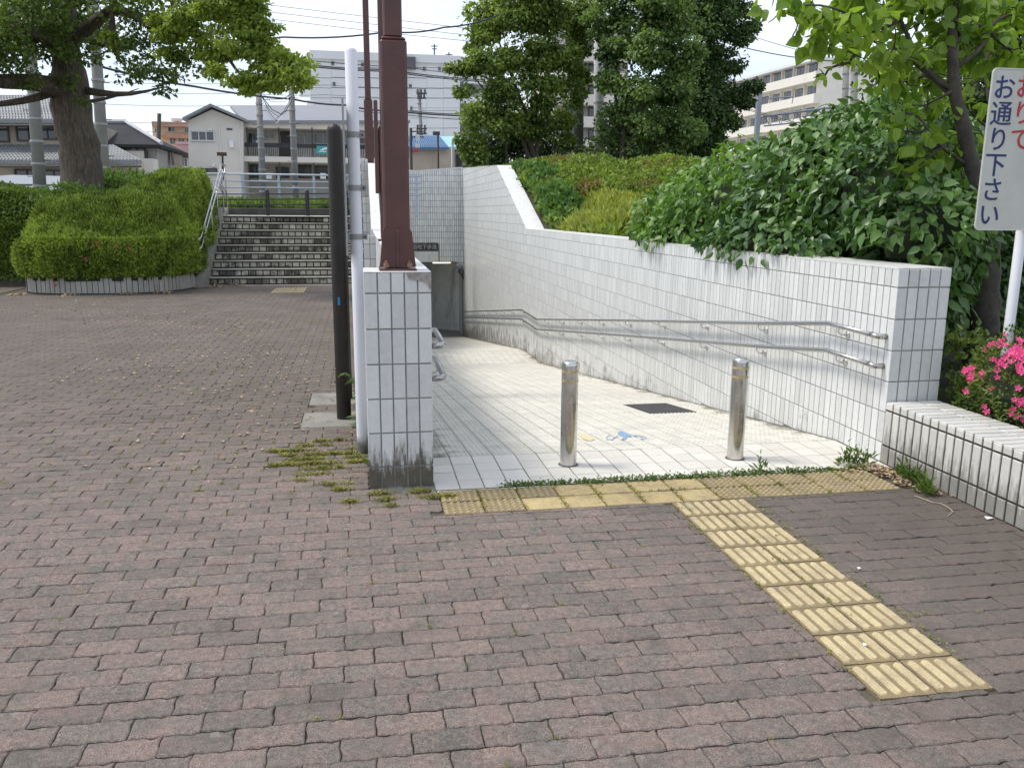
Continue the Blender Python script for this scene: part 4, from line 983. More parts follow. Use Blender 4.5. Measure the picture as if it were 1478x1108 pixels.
# ------------------------------------------------------------------ trees
def tree(name, label, trunk, limbs, clumps, per, size, mat, tmpl=LEAF_S, bark=BARK, droop=.35, shell=.5, base=None, parts=0, jit=.5, group=None, up=.5, wf=1., split=8):
    o = empty(name, trunk[0][0], label, 'tree', group)
    b = MB(); pts = [Vector(p) for p, r in trunk]; rs = [r for p, r in trunk]
    # densify trunk with slight irregularity
    P2, R2 = [], []
    for i in range(len(pts)-1):
        for k in range(4):
            t = k/4; P2.append(pts[i].lerp(pts[i+1], t)+Vector(rng.normal(size=3))*rs[i]*.06); R2.append((rs[i]*(1-t)+rs[i+1]*t)*(1+rng.normal()*.03))
    P2.append(pts[-1]); R2.append(rs[-1]); b.tube(P2, R2, 14); b.build('trunk', bark, o, True)
    b = MB()
    for p0, p1, r0, r1 in limbs: limb(b, p0, p1, r0, r1, .08, 7)
    for c, r in clumps:                                        # twigs inside every clump
        rr = r if hasattr(r, '__len__') else (r, r, r*.8)
        near_ = min([Vector(p) for p, _ in trunk[1:]]+[Vector(l[1]) for l in limbs]+[Vector(l[0]).lerp(Vector(l[1]), .6) for l in limbs], key=lambda q: (q-Vector(c)).length)
        limb(b, near_, c, .012*rr[0]/.4+.008, .006, .1, 4, 4)
        for _ in range(4): d = rdir(1)[0]; limb(b, c, Vector(c)+Vector(d*np.array(rr)*.75), .007, .003, .1, 4, 3)
    b.build('limbs', bark, o, True)
    Pn, A, Nn, Sz = clump_leaves(clumps, per, size, droop, jit, shell, up, split=split)
    if split > 6:
        q4 = clump_leaves(clumps, per*.3, size, droop, jit, .25, up); Pn, A, Nn, Sz = [np.concatenate([a_, b_]) for a_, b_ in zip((Pn, A, Nn, Sz), q4)]
    X = frames(Pn, A, Nn, Sz, Sz*wf)
    if parts:
        D = np.linalg.norm(Pn-np.array([0, 0, EYE]), axis=1); 
        q = Pn-np.array([0, 0, EYE]); zc = q@FW; uu = PW/2+FPX*(q@RT)/zc; vv = PH/2-FPX*(q@UP)/zc
        vis = (uu > 0) & (uu < PW) & (vv > 0) & (vv < PH); order = np.argsort(np.where(vis, D/Sz, 1e6)); ids = order[:parts]
        me = mesh_np('leaf', tmpl[0], [i for f in tmpl[1] for i in f], np.cumsum([0]+[len(f) for f in tmpl[1]])[:-1], [len(f) for f in tmpl[1]], mat, True)
        for i in ids:
            lo = link('leaf', me, o); M4 = Matrix([list(r) for r in X[i]]); lo.matrix_local = Matrix.Translation(-o.location) @ M4
        mask = np.ones(len(X), bool); mask[ids] = False; X = X[mask]
    leafbulk('crown', tmpl, X, mat, o)
    return o
CAMPH = leafmat('camphor_leaf', (.024, .055, .010), (.15, .23, .04), .35, patch=.9)
CAMPH_L = leafmat('camphor_leaf_fresh', (.13, .20, .03), (.36, .45, .09), .45, patch=.9)
Yc = 20.
tr = [(P(122, 300, Yc), .50), (P(120, 270, Yc), .44), (P(112, 205, Yc), .38), (P(103, 140, Yc), .40), (P(97, 90, Yc), .30), (P(92, 40, Yc), .24), (P(100, -60, Yc), .16)]
lb = [(P(100, 135, Yc), P(0, 118, 18.5), .22, .14), (P(0, 118, 18.5), P(-90, 90, 17.5), .14, .08), (P(95, 125, Yc), P(-20, 152, 19), .10, .05), (P(118, 130, Yc), P(235, 126, 18.8), .09, .012), (P(120, 148, Yc), P(200, 128, 20.2), .045, .008),
      (P(100, 60, Yc), P(160, 15, 19.2), .16, .10), (P(160, 15, 19.2), P(215, 38, 18.2), .10, .07), (P(215, 38, 18.2), P(270, 20, 17), .07, .05), (P(215, 38, 18.2), P(330, 85, 16.5), .05, .03), (P(330, 85, 16.5), P(420, 120, 16), .03, .015), (P(270, 20, 17), P(380, 40, 16), .045, .02),
      (P(97, 90, Yc), P(20, 40, 18.5), .16, .08), (P(95, 70, Yc), P(50, 0, 20.5), .13, .07), (P(168, 80, 19), P(168, -40, 19), .05, .05), (P(165, 15, 19.2), P(175, 90, 18.9), .03, .03), (P(130, 60, 20), P(185, 75, 19), .07, .03)]
cl_d = [(-40, 30, 1.2, 19), (10, 20, .9, 18.5), (50, 50, .8, 19.5), (20, 85, .5, 18.3), (85, 15, .8, 20), (130, 40, .7, 20.8), (60, -10, .9, 18.5), (110, 75, .45, 19), (150, -10, .8, 19), (200, 5, .7, 18.5), (-10, 60, .7, 18), (205, 70, .5, 18.4), (225, 100, .42, 18), (270, 95, .4, 17.2), (185, 105, .35, 19), (240, 130, .22, 18), (90, 115, .28, 19.3), (120, 145, .16, 19.3), (40, 120, .22, 18.6), (-40, 60, .9, 21), (245, -10, .6, 17.5), (0, -10, .8, 19.5)]
cl_l = [(290, 30, .62, 16.8), (330, 20, .55, 16.2), (350, 60, .50, 16), (300, 70, .45, 16.6), (250, 45, .42, 17.3), (385, 85, .42, 16), (415, 95, .40, 15.8), (430, 115, .30, 15.7), (395, 118, .38, 15.9), (360, 112, .36, 16.1), (375, 45, .33, 16), (360, 5, .3, 16), (355, 130, .2, 16), (310, 100, .25, 16.4), (330, -20, .5, 16), (245, 75, .28, 17.3), (165, 60, .26, 18.6), (280, 0, .5, 17)]
cld = [(P(x, y, Y), (r*1.15, r, r*.75)) for x, y, r, Y in cl_d]; cll = [(P(x, y, Y), (r*1.15, r, r*.72)) for x, y, r, Y in cl_l]
ct = tree('camphor_tree', 'big camphor tree with thick dark trunk and bright fresh leaves at upper left', tr, lb, cld, 1550, .10, CAMPH, wf=.9)
Pn, A, Nn, Sz = clump_leaves(cll, 5200, .095, .6, .5, .4, split=9)
leafbulk('fresh_leaves', LEAF_S, frames(Pn, A, Nn, Sz), CAMPH_L, ct)
for (c, r) in cll:
    b = MB(); near_ = min([Vector(l[1]) for l in lb]+[Vector(l[0]) for l in lb], key=lambda q: (q-c).length); limb(b, near_, c, .02, .006, .1, 4, 4); b.build('twig', BARK, ct)
# middle trees behind the bank
TREE_A = leafmat('maple_leaf', (.03, .07, .014), (.30, .40, .09), .35, patch=.7); TREE_B = leafmat('dark_tree_leaf', (.016, .045, .015), (.14, .23, .07), .3, patch=.8)
def clist(L_, f=1.): return [(P(x, y, Y), (r*f, r*f, r*.8*f)) for x, y, r, Y in L_]
def multi_trunk(px, py, Y, tops, r=.13):
    return [(P(px, py, Y), r), (P(px+2, py-30, Y), r*.9), (P(tops[0], tops[1], Y), r*.7), (P(tops[0]+3, tops[1]-70, Y), r*.3)]
A_cl = [(700, 30, 1.0, 33), (740, 20, 1.1, 32.5), (790, 25, 1.1, 33), (760, -10, 1.3, 33), (690, 60, .6, 32.5), (820, 30, .7, 34), (675, 100, .45, 32.5), (710, 90, .85, 32), (760, 80, 1.1, 32.5), (810, 80, .9, 33), (725, 130, .9, 32), (775, 130, 1.0, 32.5), (820, 130, .7, 33.4), (690, 165, .75, 32), (680, 205, .6, 32), (725, 175, .8, 32), (770, 180, .8, 33), (810, 175, .6, 33.5), (690, 225, .5, 31.8), (825, 100, .5, 33.5), (835, 50, .5, 34.5), (845, 15, .7, 34), (838, 70, .5, 34), (830, 150, .45, 33.6), (842, 110, .4, 34), (655, 100, .3, 32.4), (668, 130, .4, 32.4), (815, 205, .5, 33.4)]
tree('broadleaf_tree', 'yellow-green broadleaf tree behind the sloping wall, left of the grey pole', multi_trunk(770, 262, 33, (765, 200)), [(P(772, 250, 33), P(745, 170, 32.6), .1, .05), (P(770, 255, 33), P(800, 150, 33), .09, .04), (P(765, 180, 33), P(720, 60, 32.5), .08, .03), (P(765, 180, 33), P(790, 40, 33), .08, .03), (P(790, 258, 33), P(815, 180, 33.5), .06, .03), (P(735, 170, 32), P(680, 105, 32.4), .05, .02), (P(740, 258, 32.5), P(730, 200, 32), .06, .04)],
     clist(A_cl), 2000, .15, TREE_A, bark=BARK2, wf=1.2)
B_cl = [(880, 30, 1.1, 32), (930, 20, 1.2, 31.5), (980, 25, 1.1, 31.5), (900, -20, 1.2, 32), (960, -20, 1.3, 32), (890, 80, .8, 31.5), (935, 75, 1.0, 31), (985, 80, .9, 31), (880, 120, .6, 31.5), (920, 130, .9, 31), (970, 130, .9, 31), (890, 165, .6, 31.5), (930, 180, .8, 31), (975, 180, .8, 31), (885, 205, .5, 31.8), (920, 215, .6, 31.5), (965, 215, .7, 31), (1000, 190, .6, 30.5)]
tree('broadleaf_tree', 'green tree with light-tipped leaves right of the grey pole behind the bank', multi_trunk(895, 258, 31.5, (900, 190)), [(P(897, 240, 31.5), P(930, 150, 31), .09, .04), (P(900, 190, 31.5), P(880, 80, 31.6), .08, .03), (P(905, 250, 31.5), P(960, 180, 31), .08, .03), (P(900, 150, 31.5), P(960, 40, 31.5), .08, .03)],
     clist(B_cl), 2000, .15, leafmat('dogwood_leaf', (.020, .06, .016), (.28, .40, .12), .35, patch=.75), bark=BARK2, wf=1.2)
Cc = [(1020, 40, 1.1, 34), (1050, 20, 1.0, 34), (1040, -20, 1.2, 34), (1010, 90, 1.2, 34.5), (1050, 90, .9, 34), (1070, 50, .6, 33.5), (1085, 40, .4, 33.5), (1020, 140, 1.1, 34.5), (1060, 140, .75, 34), (1085, 125, .45, 33.6), (1010, 180, 1.0, 34.5), (1050, 175, .6, 34), (990, 215, .9, 34.5), (1030, 205, .6, 34), (1000, 10, 1., 34.5)]
tree('evergreen_tree', 'dark evergreen tree right of the middle trees, against the sky', multi_trunk(1010, 262, 34.5, (1012, 190), .2), [(P(1012, 190, 34.5), P(1060, 130, 34), .1, .03), (P(1012, 150, 34.5), P(1050, 40, 34), .1, .03), (P(1012, 190, 34.5), P(1000, 100, 34.5), .1, .05)],
     clist(Cc), 1900, .16, TREE_B, bark=BARK2)
D_cl = [(705, 245, .35, 31), (720, 240, .4, 31), (860, 205, .5, 35), (850, 170, .4, 35)]
U = [(x, y, r, 34.5) for x, y, r in ((700, 235, .6), (740, 225, .8), (790, 235, .6), (885, 225, .8), (930, 215, 1.0), (980, 215, 1.0), (1010, 225, .8), (760, 190, .9), (720, 200, .7), (950, 170, 1.2), (900, 180, .8), (1000, 150, 1.2))]
hgm = empty('understorey_shrub', P(880, 250, 34.5), 'dark undergrowth filling the space beneath the middle trees', 'shrub')
Pn, A, Nn, Sz = clump_leaves(clist(U, 1.5), 1600, .17, .2); leafbulk('foliage', LEAF_S, frames(Pn, A, Nn, Sz), TREE_B, hgm)
for x, y, r, Y in U: b = MB(); b.tube([P(x, 262, Y), P(x+3, y-5, Y)], [.06, .02], 5); b.build('stem', BARK2, hgm)

# bank terrain right of the wall -----------------------------------------
def bank_z(X, Y):
    a = 1.10+(sstep(Y, 15.5, 21.5))*1.35+sstep(Y, 21, 30)*.35+.05*math.sin(X*1.7+Y)
    a -= .72*(1-sstep(Y, 7.5, 11)); a += sstep(X, 4.5, 9)*.15*(1-sstep(Y, 14, 20))
    return a if Y < 44 else a-(Y-44)*.2
b = MB(); X0, X1, Y0, Y1 = RWX1+.003, 70., 4.9, 50.; nx, ny = 40, 60; vs = []
xs = [X0+(X1-X0)*(i/nx)**2 for i in range(nx+1)]; ysr = [Y0+(Y1-Y0)*(j/ny) for j in range(ny+1)]
b.add([(x, y, bank_z(x, y) if y > 5.0 or x > 3.8 else .3) for x in xs for y in ysr], [(i*(ny+1)+j, (i+1)*(ny+1)+j, (i+1)*(ny+1)+j+1, i*(ny+1)+j+1) for i in range(nx) for j in range(ny)])
b.add([(X0, Y0, -.1), (X1, Y0, -.1)]+[(x, Y0, bank_z(x, Y0)) for x in xs[::-1]], [tuple(range(nx+3))])
b.add([(.19, 28.62, 1.9), (4.2, 28.62, 1.9), (4.2, 36, 1.45), (.19, 36, 1.45)], [(0, 1, 2, 3)])
o = b.build('bank_ground', SOIL, fixn=False); o['kind'] = 'structure'
b = MB(); b.box(3.704, 14, -2, 4.88, -.05, .33); b.box(-13.5, -6.75, 19.4, 21.99, -.05, .30); o = b.build('planter_soil', SOIL); o['kind'] = 'structure'

def surface_shrub(name, label, fn, x0, x1, y0, y1, n, size, mat, tmpl=LEAF_S, cat='shrub', amp=.13, lumps=3.0, mask=None, long=False, upd=.4):
    x = rng.uniform(x0, x1, n); y = rng.uniform(y0, y1, n); z = np.array([fn(a, b) for a, b in zip(x, y)])
    keep = ~np.isnan(z)
    if mask is not None: keep &= mask(x, y)
    x, y, z = x[keep], y[keep], z[keep]; Q = np.column_stack([x, y, z]); dz = lump(Q, lumps, 11)*amp+lump(Q, lumps*3.1, 12)*amp*.5
    Q[:, 2] += dz+rng.normal(size=len(Q))*.03-rng.random(len(Q))**3*.25
    Nn = np.column_stack([rng.normal(size=len(Q))*.6, rng.normal(size=len(Q))*.6-.3, np.ones(len(Q))]); A = rng.normal(size=Q.shape)*.7; A[:, 2] += upd
    o = empty(name, (float(x.mean()), float(y.mean()), float(z.min())), label, cat)
    leafbulk('foliage', tmpl, frames(Q, A, Nn, size*(.6+.8*rng.random(len(Q)))), mat, o); return o
nan = float('nan')
# the low plants on the bank between the wall and the trees, in three kinds
def mound(cx, cy, rx, ry, h):
    def f(x, y):
        d = ((x-cx)/rx)**2+((y-cy)/ry)**2
        return nan if d > 1 else bank_z(x, y)+h*math.sqrt(1-d)+.02
    return f
AZ_G = leafmat('azalea_leaf_green', (.07, .12, .018), (.30, .40, .06), .35, patch=1.5, tip=(.20, .13, .05)); AZ_Y = leafmat('grassy_leaf_yellow', (.17, .21, .035), (.46, .49, .12), .4, patch=2)
NAND = leafmat('tall_leaf_green', (.04, .10, .022), (.17, .29, .075), .35, patch=1.5)
def shrub3(label, cx, cy, rx, ry, h, n, size, mat, tmpl=LEAF_S, upd=.4, cat='shrub', name='bank_shrub'):
    return surface_shrub(name, label, mound(cx, cy, rx, ry, h), cx-rx, cx+rx, cy-ry, cy+ry, n, size, mat, tmpl, upd=upd, cat=cat)
shrub3('tall dark green leafy plants right behind the sloping coping of the wall', 4.35, 20.6, .65, 3.0, .22, 9000, .13, NAND, LEAF_S, .9)
shrub3('dark green bushy plant just below the sloping coping', 4.3, 18.0, .5, 1.4, .25, 6000, .12, NAND, LEAF_S, .9)
shrub3('rust-tinged low azalea mound in the middle of the bank', 6.4, 24, 1.6, 3.2, .55, 14000, .10, AZ_G)
shrub3('bright green low azalea mound right of the rust-tinged one', 8.3, 22.5, 1.5, 3.0, .55, 14000, .10, AZ_G)
shrub3('low azalea mound at the far edge of the bank under the trees', 7.5, 28, 3.6, 2.2, .5, 16000, .11, AZ_G)
shrub3('low green shrub mound nearer the wall in front of the azaleas', 5.5, 19.6, 1.1, 1.8, .45, 10000, .09, AZ_G)
shrub3('azalea mound partly behind the big-leaved bush', 7.4, 18.6, 1.4, 2.0, .55, 12000, .09, AZ_G)
shrub3('yellow-green feathery grass tuft spread along the top of the wall', 4.55, 15.0, .85, 1.9, .38, 16000, .17, AZ_Y, LEAF_N, 1.8, 'grass tuft', 'grass_clump')
shrub3('yellow-green feathery growth behind the wall where the coping starts to climb', 5.3, 16.9, .8, 1.2, .45, 9000, .17, AZ_Y, LEAF_N, 1.8, 'grass tuft', 'grass_clump')
Qb = np.column_stack([rng.uniform(3.75, 16, 60000), rng.uniform(12.5, 34, 60000)]); zb = np.array([bank_z(a, b) for a, b in Qb])+rng.random(60000)*.22
Qb = np.column_stack([Qb, zb]); Ab = rng.normal(size=Qb.shape)*.6; Ab[:, 2] += .8
leafbulk('ground_cover', LEAF_S, frames(Qb, Ab, np.tile([0, -.4, 1.], (len(Qb), 1))+rng.normal(size=Qb.shape)*.5, .09+.06*rng.random(len(Qb))), AZ_G, None, True, 'mixed low green plants covering the bank above the wall', 'ground cover')

# big-leaved bush overhanging the wall ------------------------------------
HYD = leafmat('big_bush_leaf', (.022, .070, .016), (.14, .26, .055), .22, patch=1.1, rough=.38, spec=.5); HYD_LIT = leafmat('big_bush_leaf_lit', (.045, .12, .018), (.19, .34, .06), .35, patch=1.1, rough=.4, spec=.5)  # same bush leaf in a darker and a sunlit copy, light put into colour
def bush(name, label, cl, per, size, mat, parts, tmpl=LEAF_B, inner=True, cat='bush'):
    c0 = Vector(cl[0][0]); o = empty(name, (c0.x, c0.y, bank_z(c0.x, max(5, c0.y))), label, cat)
    if inner:
        b = MB()
        for c, r in cl:
            c = Vector(c); nseg = 10; vs = []; r = tuple(k*.72 for k in r)
            for i in range(7):
                th = math.pi*i/6
                for k in range(nseg): ph = 2*math.pi*k/nseg; vs.append((c.x+r[0]*.8*math.sin(th)*math.cos(ph), c.y+r[1]*.8*math.sin(th)*math.sin(ph), c.z+r[2]*.8*math.cos(th)))
            b.add(vs, [(i*nseg+k, i*nseg+(k+1) % nseg, (i+1)*nseg+(k+1) % nseg, (i+1)*nseg+k) for i in range(6) for k in range(nseg)])
        b.build('light_block_mass', INNER_SHADE, o)  # dark solid added behind the leaves to stop light passing through
    for c, r in cl: b = MB(); limb(b, (c[0], c[1], .5), c, .03, .012, .06, 5, 4); b.build('stem', BARK2, o)
    Pn, A, Nn, Sz = clump_leaves(cl, per, size, .75, .42, .72, .55)
    # drop leaves deep inside other clumps
    keep = np.ones(len(Pn), bool)
    for c, r in cl:
        keep &= (((Pn-np.array(c))/(np.array(r)*.56))**2).sum(1) > 1
    keep &= ~((Pn[:, 0] < 3.37) & (Pn[:, 2] < 1.17)); keep &= ~((Pn[:, 0] < 3.75) & (Pn[:, 0] > 3.32) & (Pn[:, 2] < 1.30)); keep &= (Pn[:, 0] > 3.22) & ~((Pn[:, 0] < 3.72) & (Pn[:, 1] < 6.0) & (Pn[:, 2] < 1.38))
    Pn, A, Nn, Sz = Pn[keep], A[keep], Nn[keep], Sz[keep]; X = frames(Pn, A, Nn, Sz, Sz*.98)
    q = Pn-np.array([0, 0, EYE]); zc = q@FW; uu = PW/2+FPX*(q@RT)/zc; vv = PH/2-FPX*(q@UP)/zc
    face = (-(q/np.linalg.norm(q, axis=1, keepdims=True))*Nn).sum(1) > .1
    vis = (uu > 0) & (uu < PW) & (vv > 0) & (vv < PH) & face; ids = np.argsort(np.where(vis, zc/Sz, 1e6))[:parts]
    me = mesh_np('leaf', tmpl[0], [i for f in tmpl[1] for i in f], np.cumsum([0]+[len(f) for f in tmpl[1]])[:-1], [len(f) for f in tmpl[1]], mat, True)
    for i in ids:
        lo = link('leaf', me, o); lo.matrix_local = Matrix.Translation(-o.location) @ Matrix([list(r) for r in X[i]])
    mask = np.ones(len(X), bool); mask[ids] = False; leafbulk('foliage', tmpl, X[mask], mat, o); return o
cb = [((4.32, 6.55, 1.62), (.64, .85, .74)), ((4.85, 7.5, 1.8), (1.2, 1.1, .82)), ((5.4, 8.0, 1.9), (1.2, 1.0, .85)), ((4.1, 5.62, 1.42), (.50, .50, .45)), ((4.2, 7.2, 1.5), (.85, .9, .45)), ((6.6, 8.4, 1.7), (1.3, 1.0, 1.0)), ((4.08, 5.5, 1.05), (.27, .33, .5)), ((3.60, 7.2, 1.34), (.34, 1.2, .26)), ((5.6, 7.6, 1.0), (1.3, .8, .8))]
cc = [((4.55, 9.0, 1.70), (1.15, 1.1, .66)), ((4.2, 10.1, 1.55), (.85, .9, .55)), ((5.5, 9.6, 1.9), (1.2, 1.2, .68)), ((5.1, 8.3, 1.8), (1., 1., .72)), ((3.85, 9.3, 1.42), (.5, .9, .40)), ((4.9, 10.9, 1.6), (.9, .7, .55)), ((3.62, 9.6, 1.36), (.36, 1.0, .27))]
bush('leafy_bush', 'dark broad-leaved bush spilling over the wall next to its square end', cb, 6200, .094, HYD, 298)
bush('leafy_bush', 'lighter green broad-leaved bush over the wall left of the darker one', cc, 4200, .092, HYD_LIT, 298)

# near tree behind the sign ------------------------------------------------
RT_L = leafmat('heart_leaf', (.09, .18, .02), (.32, .45, .07), .5, patch=1.0, rough=.42)
Yn = 5.75
ntr = [((4.80, 5.75, .2), .12), (P(1418, 470, Yn), .112), (P(1422, 400, Yn), .104), (P(1426, 330, Yn), .095), (P(1408, 260, Yn), .062), (P(1392, 190, Yn), .052), (P(1378, 130, Yn), .045), (P(1374, 60, Yn), .035), (P(1380, -40, Yn), .025)]
nl = [(P(1420, 330, Yn), P(1447, 200, 6.4), .06, .05), (P(1447, 200, 6.4), P(1445, -40, 6.6), .05, .04), (P(1378, 130, Yn), P(1300, 30, 5.8), .02, .014), (P(1300, 30, 5.8), P(1240, 55, 5.6), .014, .008), (P(1385, 150, Yn), P(1310, 85, 5.9), .018, .010), (P(1310, 85, 5.9), P(1230, 90, 5.7), .010, .006), (P(1374, 60, Yn), P(1300, -20, 5.9), .02, .01), (P(1240, 30, 5.7), P(1140, 10, 5.6), .01, .005), (P(1400, 240, Yn), P(1340, 190, 5.6), .015, .006), (P(1376, 100, Yn), P(1430, 40, 5.8), .02, .01)]
nc = [(1350, 70, .25, 6.4), (1410, 110, .22, 6.5), (1260, 60, .22, 6.0), (1210, 5, .25, 5.9), (1460, -10, .3, 6.2), (1360, -20, .3, 6.2), (1320, 245, .13, 5.7), (1375, 260, .12, 6.1), (1130, 10, .20, 5.6), (1165, 25, .22, 5.6), (1200, 45, .24, 5.6), (1175, 75, .16, 5.6), (1240, 25, .28, 5.7), (1235, 80, .20, 5.7), (1280, 10, .30, 5.8), (1290, 70, .27, 5.8), (1330, 30, .30, 5.9), (1335, 95, .28, 6.0), (1375, 20, .30, 5.9), (1270, 115, .16, 5.9), (1190, 110, .10, 5.6), (1340, 150, .22, 5.8), (1310, 190, .20, 5.7), (1345, 215, .18, 5.8), (1290, 165, .12, 5.8), (1385, 75, .24, 6.2), (1420, 65, .26, 6.0), (1455, 70, .25, 5.8), (1395, 145, .22, 6.3), (1440, 30, .28, 6.3), (1390, 210, .18, 6.4), (1300, 120, .2, 6.2), (1470, 20, .3, 6.0), (1350, 260, .12, 6.0), (1230, -20, .3, 5.8), (1310, -30, .3, 5.9), (1400, -30, .3, 6.0)]
tree('young_tree', 'light green heart-leaved tree with slanting trunk growing behind the sign', ntr, nl, [(P(x, y, Y), (r*1.05, r, r*.85)) for x, y, r, Y in nc], 1350, .10, RT_L, LEAF_B, BARK2, .75, .15, parts=298, jit=.4, up=.35, wf=1.25, split=5)
# dark backdrop trees behind
bt = [(1290, 120, .9, 17), (1330, 150, 1.2, 17), (1390, 180, 1.3, 17), (1350, 220, 1.1, 16), (1440, 150, 1.3, 17), (1480, 60, 1.6, 18), (1420, 20, 1.4, 18), (1480, 220, 1.3, 17), (1400, 90, 1.2, 18), (1490, 300, 1.0, 15), (1500, 120, 1.5, 17)]
tree('backdrop_tree', 'dense dark tree farther back behind the sign and the slanting trunk', [(P(1405, 330, 17), .2), (P(1404, 220, 17), .17), (P(1405, 120, 17.5), .14), (P(1410, 0, 18), .08)], [(P(1404, 220, 17), P(1480, 120, 17.5), .1, .04), (P(1404, 180, 17), P(1340, 140, 17), .08, .03), (P(1405, 120, 17), P(1300, 110, 17), .07, .02)], [(P(x, y, Y), (r*.9, r*.8, r*.75)) for x, y, r, Y in bt], 1500, .12, leafmat('backdrop_leaf', (.014, .038, .010), (.10, .17, .035), .35, patch=.8), bark=BARK2)

# azalea in the planter by the sign
AZ = leafmat('azalea_leaf_near', (.035, .07, .013), (.20, .28, .05), .3, patch=5)
az = empty('azalea_bush', (4.1, 4.5, .33), 'round azalea bush with bright pink flowers at the foot of the sign', 'bush')
acl = [((4.12, 4.40, .52), (.44, .46, .36)), ((4.55, 4.1, .50), (.55, .6, .36)), ((4.25, 3.7, .48), (.45, .5, .30)), ((3.98, 4.62, .42), (.22, .25, .22))]
b = MB()
for c, r in acl:
    c = Vector(c); vs = []
    for i in range(7):
        th = math.pi*i/6
        for k in range(10): ph = 2*math.pi*k/10; vs.append((c.x+r[0]*.82*math.sin(th)*math.cos(ph), c.y+r[1]*.82*math.sin(th)*math.sin(ph), c.z+r[2]*.82*math.cos(th)))
    b.add(vs, [(i*10+k, i*10+(k+1) % 10, (i+1)*10+(k+1) % 10, (i+1)*10+k) for i in range(6) for k in range(10)])
b.build('light_block_mass', INNER_SHADE, az)  # added dark core, keeps light from showing through the azalea
Pn, A, Nn, Sz = clump_leaves(acl, 42000, .034, -.3, .8, .86, .4, 7.)
keep = (Pn[:, 2] > .34) & (Pn[:, 0] > 3.56)
leafbulk('foliage', LEAF_N, frames(Pn[keep], A[keep], Nn[keep], Sz[keep], Sz[keep]*1.3), AZ, az)
fm = flower_mesh('flower', .022, PINK)
fl = [(1398, 508), (1393, 537), (1405, 530), (1436, 490), (1444, 492), (1440, 500), (1447, 487), (1421, 506), (1434, 519), (1414, 541), (1418, 538), (1399, 545), (1394, 533), (1410, 505), (1452, 498), (1460, 508), (1465, 512), (1470, 507), (1474, 513), (1456, 512), (1450, 517), (1446, 520), (1471, 533), (1474, 536), (1439, 531), (1409, 603), (1392, 535), (1462, 590), (1467, 600), (1474, 578), (1476, 606), (1403, 541), (1428, 500), (1466, 500), (1475, 493), (1478, 520), (1458, 522), (1442, 483)]+[(1390+88*rng.random(), 495+120*rng.random()) for _ in range(14)]+[(1432+46*rng.random(), 486+30*rng.random()) for _ in range(12)]
def hit(px, py):
    d = Vector(ray(px, py)); d.normalize(); o_ = Vector((0, 0, EYE)); best = None
    for c, r in acl:
        S_ = Vector([1/(x*1.02) for x in r]); oo = Vector([(o_[i]-c[i])*S_[i] for i in range(3)]); dd = Vector([d[i]*S_[i] for i in range(3)])
        a = dd.dot(dd); bq = oo.dot(dd); cq = oo.dot(oo)-1; disc = bq*bq-a*cq
        if disc > 0:
            t = (-bq-math.sqrt(disc))/a
            if best is None or t < best[0]: best = (t, Vector(c))
    return (o_+d*best[0], best[1]) if best else (None, None)
for px, py in fl:
    p, c = hit(px, py)
    if p is None: continue
    for q in range(2 if rng.random() < .5 else 1):
        pq_ = p+Vector(rng.normal(size=3))*.014*q; nrm = ((p-c).normalized()*.6+Vector((0, -.7, .35))).normalized()
        o = link('flower', fm, az, pq_); o.rotation_mode = 'QUATERNION'; o.rotation_quaternion = nrm.to_track_quat('Z', 'Y') @ Matrix.Rotation(rng.random()*6, 3, 'Z').to_quaternion(); o.scale = [rng.uniform(.75, 1.15)]*3
# dark shrubs between wall end and azalea / under tree
shs = [((4.12, 5.1, .50), (.38, .30, .36)), ((4.75, 5.05, .34), (.5, .3, .20)), ((5.5, 4.6, .5), (.7, .6, .35))]
o = empty('low_shrub', (4.2, 5.1, .33), 'dark green shrub in the gap between the wall end and the azalea', 'shrub')
Pn, A, Nn, Sz = clump_leaves(shs, 9000, .055, 0, .7, .6, .5, 6.); k_ = Pn[:, 0] > 3.74
leafbulk('foliage', LEAF_S, frames(Pn[k_], A[k_], Nn[k_], Sz[k_]), AZ, o)
b = MB(); b.tube([(4.2, 5.1, .3), (4.2, 5.1, .6)], [.02, .01], 5); b.build('stem', BARK2, o)

# ------------------------------------------------------------------ weeds, moss, litter
MOSS = leafmat('moss', (.12, .13, .03), (.36, .34, .09), .3, patch=6); WEED = leafmat('weed_leaf', (.04, .085, .018), (.16, .24, .055), .35, patch=6)
def tufts(name, label, pts, sizes, mat, per=60, tmpl=LEAF_N, h=.02, cat='weeds', flat=.5, leaf=.02):
    Q = []; A = []
    for (x, y), s in zip(pts, sizes):
        n = int(per*max(.4, s/.05)); d = rng.normal(size=(n, 2))*s*.5
        Q.append(np.column_stack([x+d[:, 0], y+d[:, 1]*.7, np.abs(rng.normal(size=n))*h])); a = np.column_stack([d/s*1.2+rng.normal(size=(n, 2))*.7, np.full(n, flat)]); A.append(a)
    Q = np.concatenate(Q); A = np.concatenate(A)
    return leafbulk(name, tmpl, frames(Q, A, np.tile([0, -.3, 1.], (len(Q), 1))+rng.normal(size=Q.shape)*.5, leaf*(.6+.8*rng.random(len(Q))), leaf*1.2*(.6+.8*rng.random(len(Q)))), mat, None, True, label, cat)
